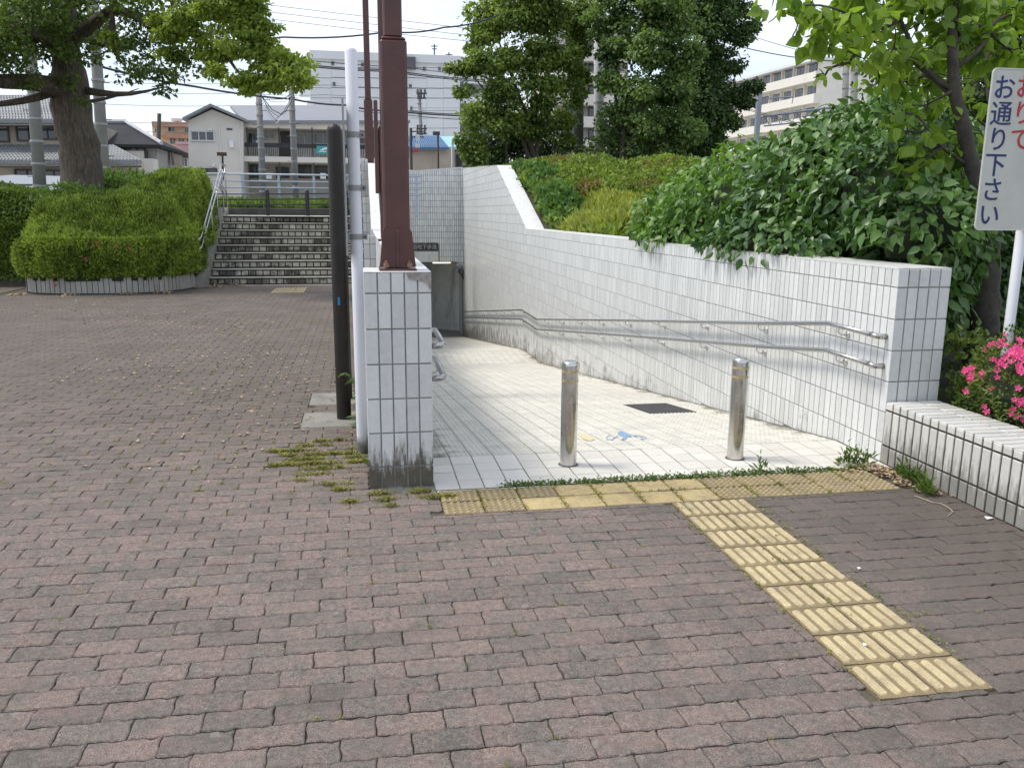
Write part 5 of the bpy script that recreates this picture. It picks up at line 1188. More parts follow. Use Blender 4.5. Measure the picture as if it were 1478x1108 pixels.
# line of weeds along the ramp edge
px_ = [(x, 4.652+rng.normal()*.008) for x in np.arange(.78, 3.15, .018) if rng.random() < .85]
tufts('edge_weeds', 'thin line of green weeds between the white ramp tiles and yellow band', px_, [.028+.022*rng.random() for _ in px_], WEED, 26, LEAF_S, .012, leaf=.017)
big = [((2.44, 4.69), .03), ((3.13, 4.79), .06), ((3.20, 4.74), .06), ((3.06, 4.76), .04)]
tufts('corner_weed', 'taller green weeds in the corner where the ramp meets the right wall', [b_[0] for b_ in big], [b_[1] for b_ in big], WEED, 60, LEAF_N, .045, flat=1.1, leaf=.04)
tufts('wall_weed', 'green weeds at the foot of the low planter wall', [(3.28, 4.42), (3.27, 4.36), (3.29, 4.50), (3.22, 4.17), (3.2, 4.12), (3.28, 4.3)], [.03, .035, .03, .04, .025, .02], WEED, 70, LEAF_N, .035, flat=1.4, leaf=.05)
# moss in joints at the left of pillar
mp_ = []; msz = []
for px, py, wpx in ((465, 640, 12), (455, 655, 14), (490, 637, 8), (445, 662, 20), (430, 670, 18), (470, 672, 22), (455, 680, 14), (510, 660, 12), (522, 666, 16), (515, 650, 10), (495, 704, 9), (440, 645, 8), (410, 660, 10), (400, 652, 10), (555, 717, 12), (620, 714, 10), (635, 716, 14), (425, 650, 8), (436, 690, 6), (480, 697, 6), (506, 728, 7), (545, 712, 6), (600, 712, 8), (395, 672, 10), (490, 655, 12), (560, 726, 5)):
    for _ in range(int(wpx*.9)):
        p = PZ(px+rng.uniform(-wpx, wpx)*1.1, py+rng.normal()*.8); yj = 1.70+round((p.y-1.70)/BW)*BW; mp_.append((p.x, yj+rng.normal()*.006)); msz.append(.026+.02*rng.random())
tufts('joint_moss', 'yellow-green moss growing in the paving joints around the pillar and white pole', mp_, msz, MOSS, 34, LEAF_S, .007, leaf=.014, cat='moss')
# small tufts all over the plaza joints, mostly where rows meet
mp_ = []; msz = []
for _ in range(1500):
    y = 2.0+rng.random()**.8*13; row_ = round((y-1.70)/BW); x = rng.uniform(max(left_at(y), -8), 0 if y > 4.7 else 3.2)
    if y < 4.7 and .35 < x and y > 4.2: continue
    dens = .25 if y < 4.6 else (.8 if x > -2.2 else .45)
    if rng.random() > dens: continue
    if rng.random() < .5: x = math.floor(x/BL)*BL+(row_ % 2)*BL/2
    mp_.append((x, 1.70+row_*BW+rng.normal()*.008)); msz.append((.007+.012*rng.random())*(1 if y < 5 else 1.5))
tufts('joint_weeds', 'tiny weed tufts dotted along the joints of the brick paving', mp_, msz, MOSS, 22, LEAF_S, .006, leaf=.009)
# moss along the guide strip edges and band joints
mp_ = [(2.125+rng.normal()*.008, y) for y in np.arange(2.5, 4.2, .02) if rng.random() < .6]+[(1.66+rng.normal()*.006, y) for y in np.arange(2.4, 4.2, .03) if rng.random() < .35]+[(1.894+rng.normal()*.004, y) for y in np.arange(2.8, 4.2, .02) if rng.random() < .35]
mp_ += [(.395+.2275*c_, y) for c_ in range(1, 12) for y in np.arange(4.25, 4.64, .012) if rng.random() < .45]+[(x, 4.443+rng.normal()*.004) for x in np.arange(.4, 3., .02) if rng.random() < .3]
tufts('strip_moss', 'moss lining the joints of the yellow tactile tiles', mp_, [.009+.012*rng.random() for _ in mp_], MOSS, 16, LEAF_S, .005, leaf=.011, cat='moss')
# fern-like weed behind white pole
fw_ = empty('roadside_fern', (-.0, 6.0, 0), 'arching green weed growing behind the white pole against the wall', 'weed')
Q = []; A = []
for s_ in range(26):
    a = rng.uniform(math.pi*.7, math.pi*1.6); h = rng.uniform(.12, .42); Lr = rng.uniform(.06, .17); x0, y0 = .03+rng.normal()*.03, 5.85+rng.uniform(-.2, .5)
    for t in np.linspace(.15, 1, 16):
        p = (x0+math.cos(a)*Lr*t**1.6, y0+math.sin(a)*Lr*t**1.6, h*math.sin(t*1.9)/math.sin(1.57))
        for sg_ in (-1, 1): Q.append(p); A.append((math.cos(a+sg_*1.2), math.sin(a+sg_*1.2), -.2))
leafbulk('fronds', LEAF_N, frames(np.array(Q), np.array(A), np.tile([0, 0, 1.], (len(Q), 1))+rng.normal(size=(len(Q), 3))*.3, np.full(len(Q), .05)), WEED, fw_)
gw = [(.11+rng.normal()*.035, y) for y in np.arange(5.2, 18.5, .05)]
tufts('verge_weeds', 'strip of grass and moss between the brick paving and the left ramp wall', gw, [.05+.03*rng.random() for _ in gw], WEED, 30, LEAF_N, .05, flat=1.2, leaf=.07)
# dead leaves
def litter(name, label, xy, n, spread, size):
    c = np.array(xy)[rng.integers(0, len(xy), n)]; q = c+rng.normal(size=(n, 2))*spread; Q = np.column_stack([q, .004+.012*rng.random(n)])
    a = np.column_stack([rng.normal(size=(n, 2)), rng.normal(size=n)*.15]); leafbulk(name, LEAF_S, frames(Q, a, np.tile([0, 0, 1.], (n, 1))+rng.normal(size=Q.shape)*.25, size*(.5+.9*rng.random(n))), LITTER, None, True, label, 'dead leaves')
litter('leaf_litter', 'brown dead leaves gathered in the corner by the planter wall', [(3.2, 4.68), (3.24, 4.60), (3.1, 4.66), (3.26, 4.5), (3.17, 4.52), (3.0, 4.62), (3.22, 4.35), (3.27, 4.2)], 420, .035, .03)
litter('leaf_litter', 'dead leaves swept against the bottom of the steps and planter', [(-3.2, 18.8), (-3.0, 18.9), (-2.7, 18.9), (-3.4, 18.5), (-3.2, 18.6), (-3.9, 17.5), (-4.5, 17.1), (-5.5, 17.1), (-6.5, 17.2)], 520, .10, .06)
litter('leaf_litter', 'scattered bits of dry leaf on the paving beside the brown board', [(-.7, 6.), (-1, 7.5), (-1.5, 8.5), (-.6, 8.3), (-1.2, 10), (-2, 11.5), (-3, 13), (-4, 14), (-2.5, 9), (-1.8, 12.5), (-5, 15)], 900, .55, .035)
b = MB(); tw = [PZ(1320, 717), PZ(1334, 722), PZ(1347, 727), PZ(1358, 728), PZ(1370, 735), PZ(1375, 740)]; tw = [p+Vector((0, 0, .008)) for p in tw]; b.tube(tw, .0028, 5); b.tube([tw[-1], PZ(1367, 746)+Vector((0, 0, .005))], .002, 5)
tag(b.build('fallen_twig', paint('dry_twig', (.42, .34, .24), .8, .3, 30)), 'thin bent dry twig lying on the paving near the planter wall', 'twig')
for px, py, lab in ((1427, 749, 'white paper scrap on the paving at the foot of the planter wall'), (1240, 822, 'tiny white scrap on the paving right of the guide strip'), (1248, 934, 'tiny white scrap lying on a yellow barred tile')):
    p = PZ(px, py); s_ = .022 if px == 1427 else .009; b = MB(); z = .006 if px != 1248 else .010
    b.add([(p.x-s_, p.y-s_*.6, z), (p.x+s_*.9, p.y-s_*.5, z+.004), (p.x+s_, p.y+s_*.6, z+.001), (p.x-s_*.7, p.y+s_*.8, z+.006), (p.x, p.y, z+.009)], [(0, 1, 4), (1, 2, 4), (2, 3, 4), (3, 0, 4)])
    tag(b.build('paper_scrap', paint('white_paper', (.8, .8, .78), .7, .05, 10)), lab, 'litter')
# verge grass behind guard rail
n = 26000; Qv = np.column_stack([rng.uniform(-12, 0, n), rng.uniform(25.4, 27.4, n), ZS+.02+.25*rng.random(n)]); Av = rng.normal(size=Qv.shape)*.5; Av[:, 2] += 1.1
leafbulk('verge_grass', LEAF_N, frames(Qv, Av, np.tile([0, -1., .3], (n, 1)), .18+.15*rng.random(n)), leafmat('verge_grass_leaf', (.07, .13, .025), (.24, .34, .08), .4, patch=.6), None, True, 'strip of wild grass and low plants along the road behind the fence', 'grass')

# ------------------------------------------------------------------ buildings
GLASS = paint('window_glass', (.05, .06, .065), .08, .3, .6, spec=.8); FRAME_W = paint('white_window_frame', (.6, .6, .58), .5, .05, 3); FRAME_D = paint('dark_window_frame', (.05, .045, .04), .5, .1, 3)
CREAM = paint('cream_stucco', (.66, .63, .56), .85, .05, .6); BEIGE = paint('beige_stucco', (.42, .37, .30), .9, .12, .5, dirt=((.2, .17, .13), .5)); GREYW = paint('grey_stucco', (.36, .35, .33), .9, .1, .5)
ROOFG = paint('grey_roof_tile', (.19, .20, .20), .6, .25, .8); ROOFD = paint('dark_slate_roof', (.040, .040, .043), .85, .2, .8, spec=.15); ROOFP = paint('metal_roof_grey', (.22, .23, .245), .5, .06, .8)
WHITEB = paint('white_cladding', (.60, .62, .63), .7, .05, .25); ORANGE = paint('orange_stucco', (.58, .41, .27), .85, .08, .4); PINKW = paint('pink_stucco', (.50, .31, .31), .85, .08, .4)
BLUER = paint('blue_roof', (.08, .17, .30), .5, .15, .5); LBLUER = paint('light_blue_roof', (.30, .55, .62), .5, .1, .5); SHADEW = paint('shaded_balcony_wall', (.40, .38, .35), .9, .1, .4)  # last one: wall tone darkened, balcony shade put into the colour
def pbox(mb, x0, y0, x1, y1, Y, th, m=None):                 # facade rectangle given where it shows, at real depth Y, thickness th away from the viewer
    a, c = P(x0, y1, Y), P(x1, y0, Y); ym = (y0+min(y1, 250))/2; mb.box(P(x0, ym, Y).x, P(x1, ym, Y).x, Y, Y+th, a.z, c.z, m)
def part(name, mat, parent, rects, Y, th):
    mb = MB()
    for r in rects: pbox(mb, *r, Y, th)
    return mb.build(name, mat, parent)
def window(parent, x0, y0, x1, y1, Y, n=2, frame=FRAME_W):
    a, c = P(x0, y1, Y), P(x1, y0, Y); t = (c.x-a.x)*.035+.03
    mb = MB(); mb.box(a.x-t, c.x+t, Y-.10, Y-.002, a.z-t, a.z); mb.box(a.x-t, c.x+t, Y-.10, Y-.002, c.z, c.z+t); mb.box(a.x-t, a.x, Y-.09, Y-.002, a.z, c.z); mb.box(c.x, c.x+t, Y-.09, Y-.002, a.z, c.z)
    for k in range(1, n): x = a.x+(c.x-a.x)*k/n; mb.box(x-t*.35, x+t*.35, Y-.085, Y-.03, a.z, c.z)
    f = mb.build('window', frame, parent)
    for k in range(n): mb = MB(); mb.box(a.x+(c.x-a.x)*k/n+t*.36, a.x+(c.x-a.x)*(k+1)/n-t*.36, Y-.03, Y-.004, a.z+.002, c.z-.002); mb.build('pane', GLASS, f)
def roof_slab(parent, mat, pts, name='roof', th=.15, ribs=None, ribmat=None):   # pts: 4 3D points eave-left, eave-right, ridge-right, ridge-left
    v = [Vector(p) for p in pts]; mb = MB(); up_ = Vector((0, 0, th)); mb.add([*v, *[p+up_ for p in v]], [(3, 2, 1, 0), (4, 5, 6, 7), (0, 1, 5, 4), (1, 2, 6, 5), (2, 3, 7, 6), (3, 0, 4, 7)]); o = mb.build(name, mat, parent)
    if ribs:
        mb = MB()
        for k in range(ribs):
            t = (k+.5)/ribs; a = v[0].lerp(v[1], t)+up_; c = v[3].lerp(v[2], t)+up_; mb.tube([a, c], .055, 5)
        q = mb.build('roof_tile', ribmat or mat, parent); q['kind'] = 'stuff'
        mb = MB()
        for k in range(1, 9):
            t = k/9; a = v[0].lerp(v[3], t)+up_*1.15; c = v[1].lerp(v[2], t)+up_*1.15; mb.tube([a, c], .03, 4)
        q = mb.build('roof_course', ribmat or mat, parent); q['kind'] = 'stuff'
    return o
# tiled-roof house far left, D 42
D1 = 42.; h1 = empty('tiled_house', P(60, 300, D1), 'two-storey beige house with grey tiled roofs behind the camphor trunk', 'house')
part('wall', BEIGE, h1, [(-90, 172, 118, 216)], D1, 7); part('lower_wall', BEIGE, h1, [(-90, 232, 200, 300)], D1-1.2, 1.1)
roof_slab(h1, ROOFG, [P(-100, 178, D1-.9), P(128, 178, D1-.9), P(118, 143, D1+3.2), P(-100, 143, D1+3.2)], ribs=52)
roof_slab(h1, ROOFG, [P(-100, 237, D1-2.2), P(205, 237, D1-2.2), P(165, 215, D1-.05), P(-100, 215, D1-.05)], name='lower_roof', ribs=60)
mb = MB(); mb.tube([P(-100, 142, D1+3.2), P(118, 142, D1+3.2)], .14, 8); mb.build('ridge', ROOFD, h1)
for r in ((27, 183, 56, 202), (58, 185, 80, 200), (-20, 180, 10, 203)): window(h1, *r, D1, 2, FRAME_D)
for r in ((25, 247, 55, 262), (62, 248, 95, 260)): window(h1, *r, D1-1.2, 2, FRAME_D)
mb = MB(); a = P(-100, 181, D1-1); c = P(126, 181, D1-1); mb.tube([a, c], .06, 6); mb.build('gutter', FRAME_D, h1)
mb = MB(); a = P(-100, 240, D1-2.3); c = P(204, 240, D1-2.3); mb.tube([a, c], .06, 6); mb.build('gutter', FRAME_D, h1)
# dark hip-roof house
D2 = 46.; h2_ = empty('hip_roof_house', P(210, 300, D2), 'grey house with dark hipped roof and pale ridge line left of the cream block', 'house')
part('wall', GREYW, h2_, [(150, 208, 226, 300)], D2, 6)
mb = MB(); A1, A2 = P(226, 209, D2), P(263, 221, D2+6); B1, B2 = P(226, 300, D2), P(263, 300, D2+6); mb.add([B1, B2, A2, A1], [(0, 1, 2, 3)]); mb.build('side_wall', GREYW, h2_)
R1, R2 = P(150, 178, D2+4), P(182, 178, D2+4)
mb = MB(); E0, E1, E2 = P(145, 208, D2-.6), P(233, 209, D2-.6), P(273, 222, D2+6.5); mb.add([E0, E1, R2, R1], [(0, 1, 2, 3)]); mb.add([E1, E2, R2+Vector((0, .5, 0)), R2], [(0, 1, 2, 3)]); dn = Vector((0, 0, -.14)); mb.add([E0, E1, E1+dn, E0+dn], [(0, 1, 2, 3)]); mb.add([E1, E2, E2+dn, E1+dn], [(0, 1, 2, 3)])
mb.add([E0+dn, E1+dn, E2+dn, R1+dn*2], [(0, 1, 2, 3)]); mb.build('roof', ROOFD, h2_, fixn=False)
mb = MB(); mb.tube([R2+Vector((0, -.05, .08)), E1+Vector((0, 0, .08))], .10, 6); mb.tube([R1+Vector((0, 0, .1)), R2+Vector((0, 0, .1))], .12, 6); mb.build('ridge', paint('pale_ridge', (.45, .46, .48), .6, .1, 1), h2_)
part('balcony', CREAM, h2_, [(176, 229, 222, 256)], D2-1.2, 1.0); part('band', CREAM, h2_, [(176, 218, 208, 229)], D2-.3, .28); part('shutter_box', FRAME_D, h2_, [(208, 217, 212, 228)], D2-.28, .2)
window(h2_, 178, 214, 208, 217, D2, 3, FRAME_D)
for (xa, xb, y) in ((229, 235, 3), (248, 254, 4.6)):
    mb = MB(); a = P(xa, 238, D2+.6*y-.3); c = P(xb, 221, D2+.6*y+.8); mb.box(a.x, c.x, a.y, a.y+.5, a.z, c.z); mb.build('shutter', FRAME_D, h2_)
# orange and pink blocks
D3 = 120.; h3 = empty('orange_apartment', P(245, 300, D3), 'small orange apartment block far off between the roofs', 'building')
part('wall', ORANGE, h3, [(222, 181, 290, 300)], D3, 14); part('roof_edge', paint('rust_parapet', (.38, .23, .17), .8, .3, .5), h3, [(219, 177, 292, 182)], D3-.8, 14); part('balcony', paint('rust_balcony', (.42, .22, .14), .8, .3, .5), h3, [(232, 195, 285, 199)], D3-1.2, 1.1)
for r in ((243, 184, 252, 190), (267, 185, 272, 192), (224, 186, 228, 191), (246, 200, 254, 208), (258, 200, 266, 212), (270, 200, 276, 208)): window(h3, *r, D3, 2)
b = MB(); b.tube([P(228, 240, D3-3), P(230, 164, D3-3)], .25, 6); b.build('flue_post', FRAME_D, h3)
b = MB(); b.cyl(*P(255, 175, D3+3).xy, [(P(255, 178, D3).z, .1), (P(255, 173, D3).z, .1), (P(255, 172, D3).z, .7), (P(255, 168, D3).z, .8)], 10); b.build('dish', WHITEP, h3)
D4 = 90.; h4 = empty('pink_house', P(265, 300, D4), 'narrow pink house wedged behind the cream block', 'house')
part('wall', PINKW, h4, [(254, 208, 285, 300)], D4, 8); part('roof', ROOFD, h4, [(252, 224, 290, 227)], D4-.8, 1); part('parapet', PINKW, h4, [(253, 205, 286, 208)], D4-.2, 8); window(h4, 262, 229, 270, 240, D4, 2)
# cream apartment
D5 = 50.; h5 = empty('cream_apartment', P(400, 300, D5), 'cream two-storey apartment house with gabled end and grey-roofed balcony wing', 'building')
mb = MB(); A = [P(272, 300, D5), P(351, 300, D5), P(351, 176, D5), P(306, 158, D5), P(272, 174, D5)]; mb.prism([(p.x, p.z) for p in A], 'y', D5, D5+9); mb.build('gable_wall', CREAM, h5)
for a, c in ((P(266, 175, D5), P(306, 155, D5)), (P(306, 155, D5), P(357, 177, D5))):
    roof_slab(h5, ROOFP, [(a.x, D5-.5, a.z), (c.x, D5-.5, c.z), (c.x, D5+9.4, c.z), (a.x, D5+9.4, a.z)], th=.14)
window(h5, 277, 191, 308, 202, D5, 3); 
part('vent', FRAME_D, h5, [(327, 185.5, 335, 187.5)], D5-.06, .05); part('meter_box', WHITEP, h5, [(331, 203, 337, 213), (306, 236, 310, 241), (300, 186, 306, 188)], D5-.2, .19)
window(h5, 287, 245, 312, 250, D5, 2, FRAME_D)
part('wing_wall', CREAM, h5, [(352, 182, 590, 232)], D5+2.2, 6); part('ground_wall', SHADEW, h5, [(352, 234, 590, 300)], D5+2.6, 6)
roof_slab(h5, ROOFP, [P(352, 178, D5+.4), P(592, 178, D5+.4), P(592, 156, D5+4.5), P(332, 156, D5+4.5)], th=.16)
part('eaves', CREAM, h5, [(352, 178, 590, 184)], D5+.6, 1.5)
part('balcony_slab', CREAM, h5, [(352, 229.5, 590, 233)], D5+.35, 1.8)
for x in (357, 403, 451, 497, 540): part('balcony_post', BLACK, h5, [(x-.9, 184.2, x+.9, 229)], D5+.4, .12)
mb = MB()
for x in np.arange(358, 590, 2.6): pbox(mb, x, 212, x+.7, 229, D5+.5, .04)
q = mb.build('baluster', BLACK, h5); q['kind'] = 'stuff'
part('balcony_rail', BLACK, h5, [(352, 210.6, 590, 212)], D5+.48, .08)
for r, n in (((357, 193, 373, 207), 2), ((381, 194, 395, 200), 2), ((427, 194, 452, 207), 2), ((455, 194, 478, 207), 2), ((505, 194, 530, 207), 2)): window(h5, *r, D5+2.2, n, FRAME_W)
for x in (405, 481, 545): part('door', FRAME_D, h5, [(x, 190, x+14, 229)], D5+2.1, .08)
for r in ((362, 240, 378, 256), (400, 243, 416, 256), (430, 240, 448, 256), (456, 242, 478, 257)): window(h5, *r, D5+2.6, 2, FRAME_D)
for x in (358, 403, 452, 497): part('ground_post', FRAME_D, h5, [(x, 233.2, x+1.6, 262)], D5+.6, .12)
sgn_ = part('banner', paint('teal_banner', (.03, .36, .33), .5, .05, 2), h5, [(457, 211, 475.5, 222)], D5+.4, .05)
part('banner_mark', WHITEP, h5, [(462, 216, 465, 217.5), (465, 214.2, 468, 217.5), (468, 213, 472, 216), (460, 218.5, 471, 219.4)], D5+.37, .02)
for r in ((381, 222, 388, 228), (437, 222, 444, 228), (384, 250, 392, 258), (422, 250, 429, 258), (462, 250, 470, 258)): part('air_conditioner', WHITEP, h5, [r], D5+1.0, .35)
for x in (346, 318): part('downpipe', WHITEP, h5, [(x, 178, x+.8, 256)], D5-.12, .08)
for x, c_ in ((500, BLUER), (507, WHITEP), (513, ORANGE), (370, WHITEP), (366, BLUER)): part('laundry', c_, h5, [(x, 203, x+4, 211)], D5+.9, .03)
# low blue-roofed house
D6 = 62.; h6 = empty('blue_roof_house', P(625, 300, D6), 'low beige house with blue roofs seen above the underpass wall', 'house')
part('wall', BEIGE, h6, [(560, 214, 656, 300)], D6, 6); part('side_wall', GREYW, h6, [(656, 217, 680, 300)], D6+1, 5)
roof_slab(h6, BLUER, [P(555, 216, D6-.5), P(648, 216, D6-.5), P(634, 199, D6+3), P(560, 199, D6+3)], ribs=30); roof_slab(h6, LBLUER, [P(641, 215, D6+.5), P(684, 215, D6+.5), P(676, 200, D6+4), P(632, 200, D6+4)], name='side_roof')
window(h6, 659, 224, 666, 240, D6+1, 3, FRAME_D); part('sill_band', FRAME_D, h6, [(656, 216.5, 682, 218)], D6+.9, .09)
# big white building with floor joints, D 105
D7 = 105.; h7 = empty('white_office_block', P(560, 300, D7), 'large pale panelled block with small square windows filling the skyline in the middle', 'building')
part('core', paint('panel_joint', (.22, .23, .24), .9, .1, .2), h7, [(449, 84, 664, 300)], D7+.12, 18)
rows_ = [84, 98, 112.5, 127, 141.5, 156, 170.5, 185, 199.5, 214, 228.5, 243, 262, 300]; cols = [449, 478, 513, 548, 583, 616, 640, 664]
for ra, rb_ in zip(rows_[:-1], rows_[1:]):
    for ca, cb_ in zip(cols[:-1], cols[1:]):
        part('panel', WHITEB, h7, [(ca+.12, ra+.28, cb_-.12, rb_-.02)], D7, .11)
part('parapet', WHITEB, h7, [(447, 81, 668, 84)], D7-.4, 18.6)
for x, y in ((480, 89), (482, 119), (483, 151), (592, 92), (592, 122), (593, 154), (612, 97), (634, 97), (523, 91), (658, 97)): window(h7, x-1.8, y, x+2.4, y+5.5, D7, 1)
part('roof_sign', paint('dark_grey_panel', (.09, .09, .10), .6, .1, .3), h7, [(578, 82.5, 600, 99.5)], D7-.8, .35)
part('service_strip', paint('dark_recess', (.12, .12, .13), .8, .1, .3), h7, [(583.5, 104, 586.5, 125), (583.5, 143, 586.5, 155)], D7-.1, .09)
part('wing', paint('grey_wing_wall', (.33, .34, .35), .8, .1, .25), h7, [(664.2, 84, 712, 300)], D7+2, 14)
for y in (112, 141, 170, 199): part('wing_balcony', WHITEB, h7, [(664.4, y, 712, y+8)], D7+.5, 1.4)
for y in (100, 129, 158, 187): window(h7, 668, y, 676, y+10, D7+2, 2, FRAME_D)
for x, h_ in ((627, 64), (648, 76)):
    mb = MB(); mb.tube([P(x, 84, D7+2), P(x, h_, D7+2)], .09, 5); mb.tube([P(x-5, h_+3, D7+2), P(x+5, h_+3, D7+2)], .06, 4); mb.tube([P(x-4, h_+7, D7+2), P(x+4, h_+7, D7+2)], .06, 4); mb.build('aerial', DKGREY, h7)
part('billboard', WHITEP, h7, [(432, 124, 448.5, 140), (443, 145, 452, 152)], D7-3, .4)
# block behind the middle trees
D8 = 60.; h8 = empty('pale_balcony_block', P(850, 300, D8), 'pale block with balconies glimpsed between the middle trees', 'building')
part('wall', SHADEW, h8, [(800, 45, 905, 300)], D8, 8)
for y in range(60, 250, 32): part('balcony', CREAM, h8, [(798, y+14, 907, y+26)], D8-1, .95); window(h8, 818, y, 832, y+13, D8, 2, FRAME_D); window(h8, 850, y, 864, y+13, D8, 2, FRAME_D)
# receding apartment block at right
h9 = empty('balcony_apartment', P(1172, 300, 112), 'five-storey pale apartment block with long balconies beyond the railway', 'building')
K0 = P(1172, 300, 112); K1 = P(1005, 300, 146); du = (K1-K0); du.z = 0; LU = du.length; du.normalize(); nv = Vector((-du.y, du.x, 0))
if nv.y > 0: nv = -nv
def fr(mb, u0, u1, n0, n1, z0, z1):
    q = [K0.to_2d().to_3d()+du*u+nv*n for u, n in ((u0, n0), (u1, n0), (u1, n1), (u0, n1))]; mb.add([(*p.xy, z0) for p in q]+[(*p.xy, z1) for p in q], [(3, 2, 1, 0), (4, 5, 6, 7), (0, 1, 5, 4), (1, 2, 6, 5), (2, 3, 7, 6), (3, 0, 4, 7)])
ztop = P(1172, 84, 112).z; FH = 2.95
mb = MB(); fr(mb, 0, LU, -9, 0, 1.4, ztop-.3); mb.build('wall', CREAM, h9)
K3 = P(1250, 300, 121); endw = MB(); e0 = K0.to_2d(); e1 = K3.to_2d(); dd_ = (e1-e0).normalized()
endw.add([(e0.x, e0.y, 1.4), (e1.x, e1.y, 1.4), (e1.x, e1.y, ztop-.2), (e0.x, e0.y, ztop-.2), (e0.x+2, e0.y+9, 1.4), (e1.x+2, e1.y+9, 1.4), (e1.x+2, e1.y+9, ztop-.2), (e0.x+2, e0.y+9, ztop-.2)], [(0, 1, 2, 3), (4, 5, 6, 7), (0, 1, 5, 4), (1, 2, 6, 5), (2, 3, 7, 6), (3, 0, 4, 7)]); endw.build('end_wall', paint('pinkish_beige_wall', (.50, .47, .45), .85, .05, .3), h9)
mb = MB(); fr(mb, -.3, LU, -9, 1.2, ztop-.19, ztop+.15); mb.build('roof_slab', WHITEB, h9)
for k in range(6):
    z = ztop-.3-FH*(k+1)+.6
    mb = MB(); fr(mb, 0, LU, .02, 1.1, z-.25, z+.95); fr(mb, 0, .3, .02, 1.1, z+.951, z+1.0); mb.build('balcony', CREAM, h9)
    u = 1.2
    while u < LU-1.5:
        mb = MB(); fr(mb, u, u+1.9, .0, .06, z+1.0, z+2.3); wv_ = mb.build('window', FRAME_D, h9); mb = MB(); fr(mb, u+.12, u+.9, .062, .075, z+1.05, z+2.2); fr(mb, u+1.0, u+1.78, .062, .075, z+1.05, z+2.2); mb.build('pane', GLASS, wv_)
        mb = MB(); fr(mb, u+2.3, u+2.42, .05, .4, z+.96, z+2.5); mb.build('partition', CREAM, h9); u += 2.9
for py in (92, 122, 150): window(h9, 1214, py, 1219, py+10, 115.6, 1, FRAME_D)
# small dark shed at far right behind the sign post
b = MB(); b.box(9.5, 14, 12, 13, 0.9, 1.75); tag(b.build('dark_shed', DKGREY), 'dark grey low box behind the planting at the right edge', 'shed')

# ------------------------------------------------------------------ poles, wires, railway
def cpole(label, px, pb, pt_, Y, r0, r1, lean=0, steps=True, mat=CONC_POLE, group=None):
    a = P(px, pb, Y); a.z = ZS-.1 if Y > 22 else a.z; c = P(px+lean, pt_, Y); o = empty('utility_pole', a, label, 'utility pole', group)
    b = MB(); b.tube([a, a.lerp(c, .5), c], [r0, (r0+r1)/2, r1], 16); b.build('shaft', mat, o, True)
    if steps:
        n = int((c.z-a.z)/.45)
        for k in range(n):
            p = a.lerp(c, (k+.5)/n); s = 1 if k % 2 else -1; b = MB(); b.tube([p+Vector((s*r0*.6, -.02, 0)), p+Vector((s*(r0+.13), -.02, 0))], .011, 5); b.build('step_bolt', DKGREY, o)
    for t in np.arange(.12, .9, .085):
        p = a.lerp(c, float(t)); b = MB(); b.cyl(p.x, p.y, [(p.z-.03, r0*1.03), (p.z+.03, r0*1.03)], 16); b.build('band', GREYM, o)
    return o
cpole('leftmost concrete utility pole, in front of the tiled house', 56, 270, -80, 27, .18, .13, -22)
cpole('concrete utility pole close to the right side of the camphor trunk', 150, 270, -60, 24.5, .16, .12, -20)
cpole('grey utility pole in front of the cream apartment door', 379, 262, 128, 32, .12, .10, -6)
cpole('grey utility pole right of the door of the cream apartment', 426, 262, 95, 33, .12, .10, -7)
cpole('dark grey pole rising between the two middle trees', 834, 262, -60, 35.5, .26, .22, 2, False, paint('dark_pole', (.20, .195, .185), .8, .2, 2))
cpole('pale stepped utility pole just right of the dark grey pole', 866, 262, -60, 37, .24, .2, -2, True, paint('pale_pole', (.5, .5, .49), .8, .08, 2))
cpole('left one of the two poles beside the end wall of the balcony block', 1219, 250, 78, 40, .17, .15, 3)
cpole('right one of the two poles beside the end wall of the balcony block', 1234, 250, 72, 41, .19, .17, 0, False)
lp = cpole('slim distant power pole with crossarms before the white block', 611, 262, 128, 70, .2, .12, -6)
for y, w_ in ((135, 12), (142, 10), (186, 12), (193, 12)):
    b = MB(); b.tube([P(607-w_/2, y, 69.7), P(607+w_/2+3, y, 69.7)], .07, 5)
    for q in (-.8, 0, .8): pz = P(608+q*w_*.55, y, 69.7); b.cyl(pz.x, pz.y, [(pz.z, .08), (pz.z+.3, .08)], 6)
    b.build('crossarm', DKGREY, lp)
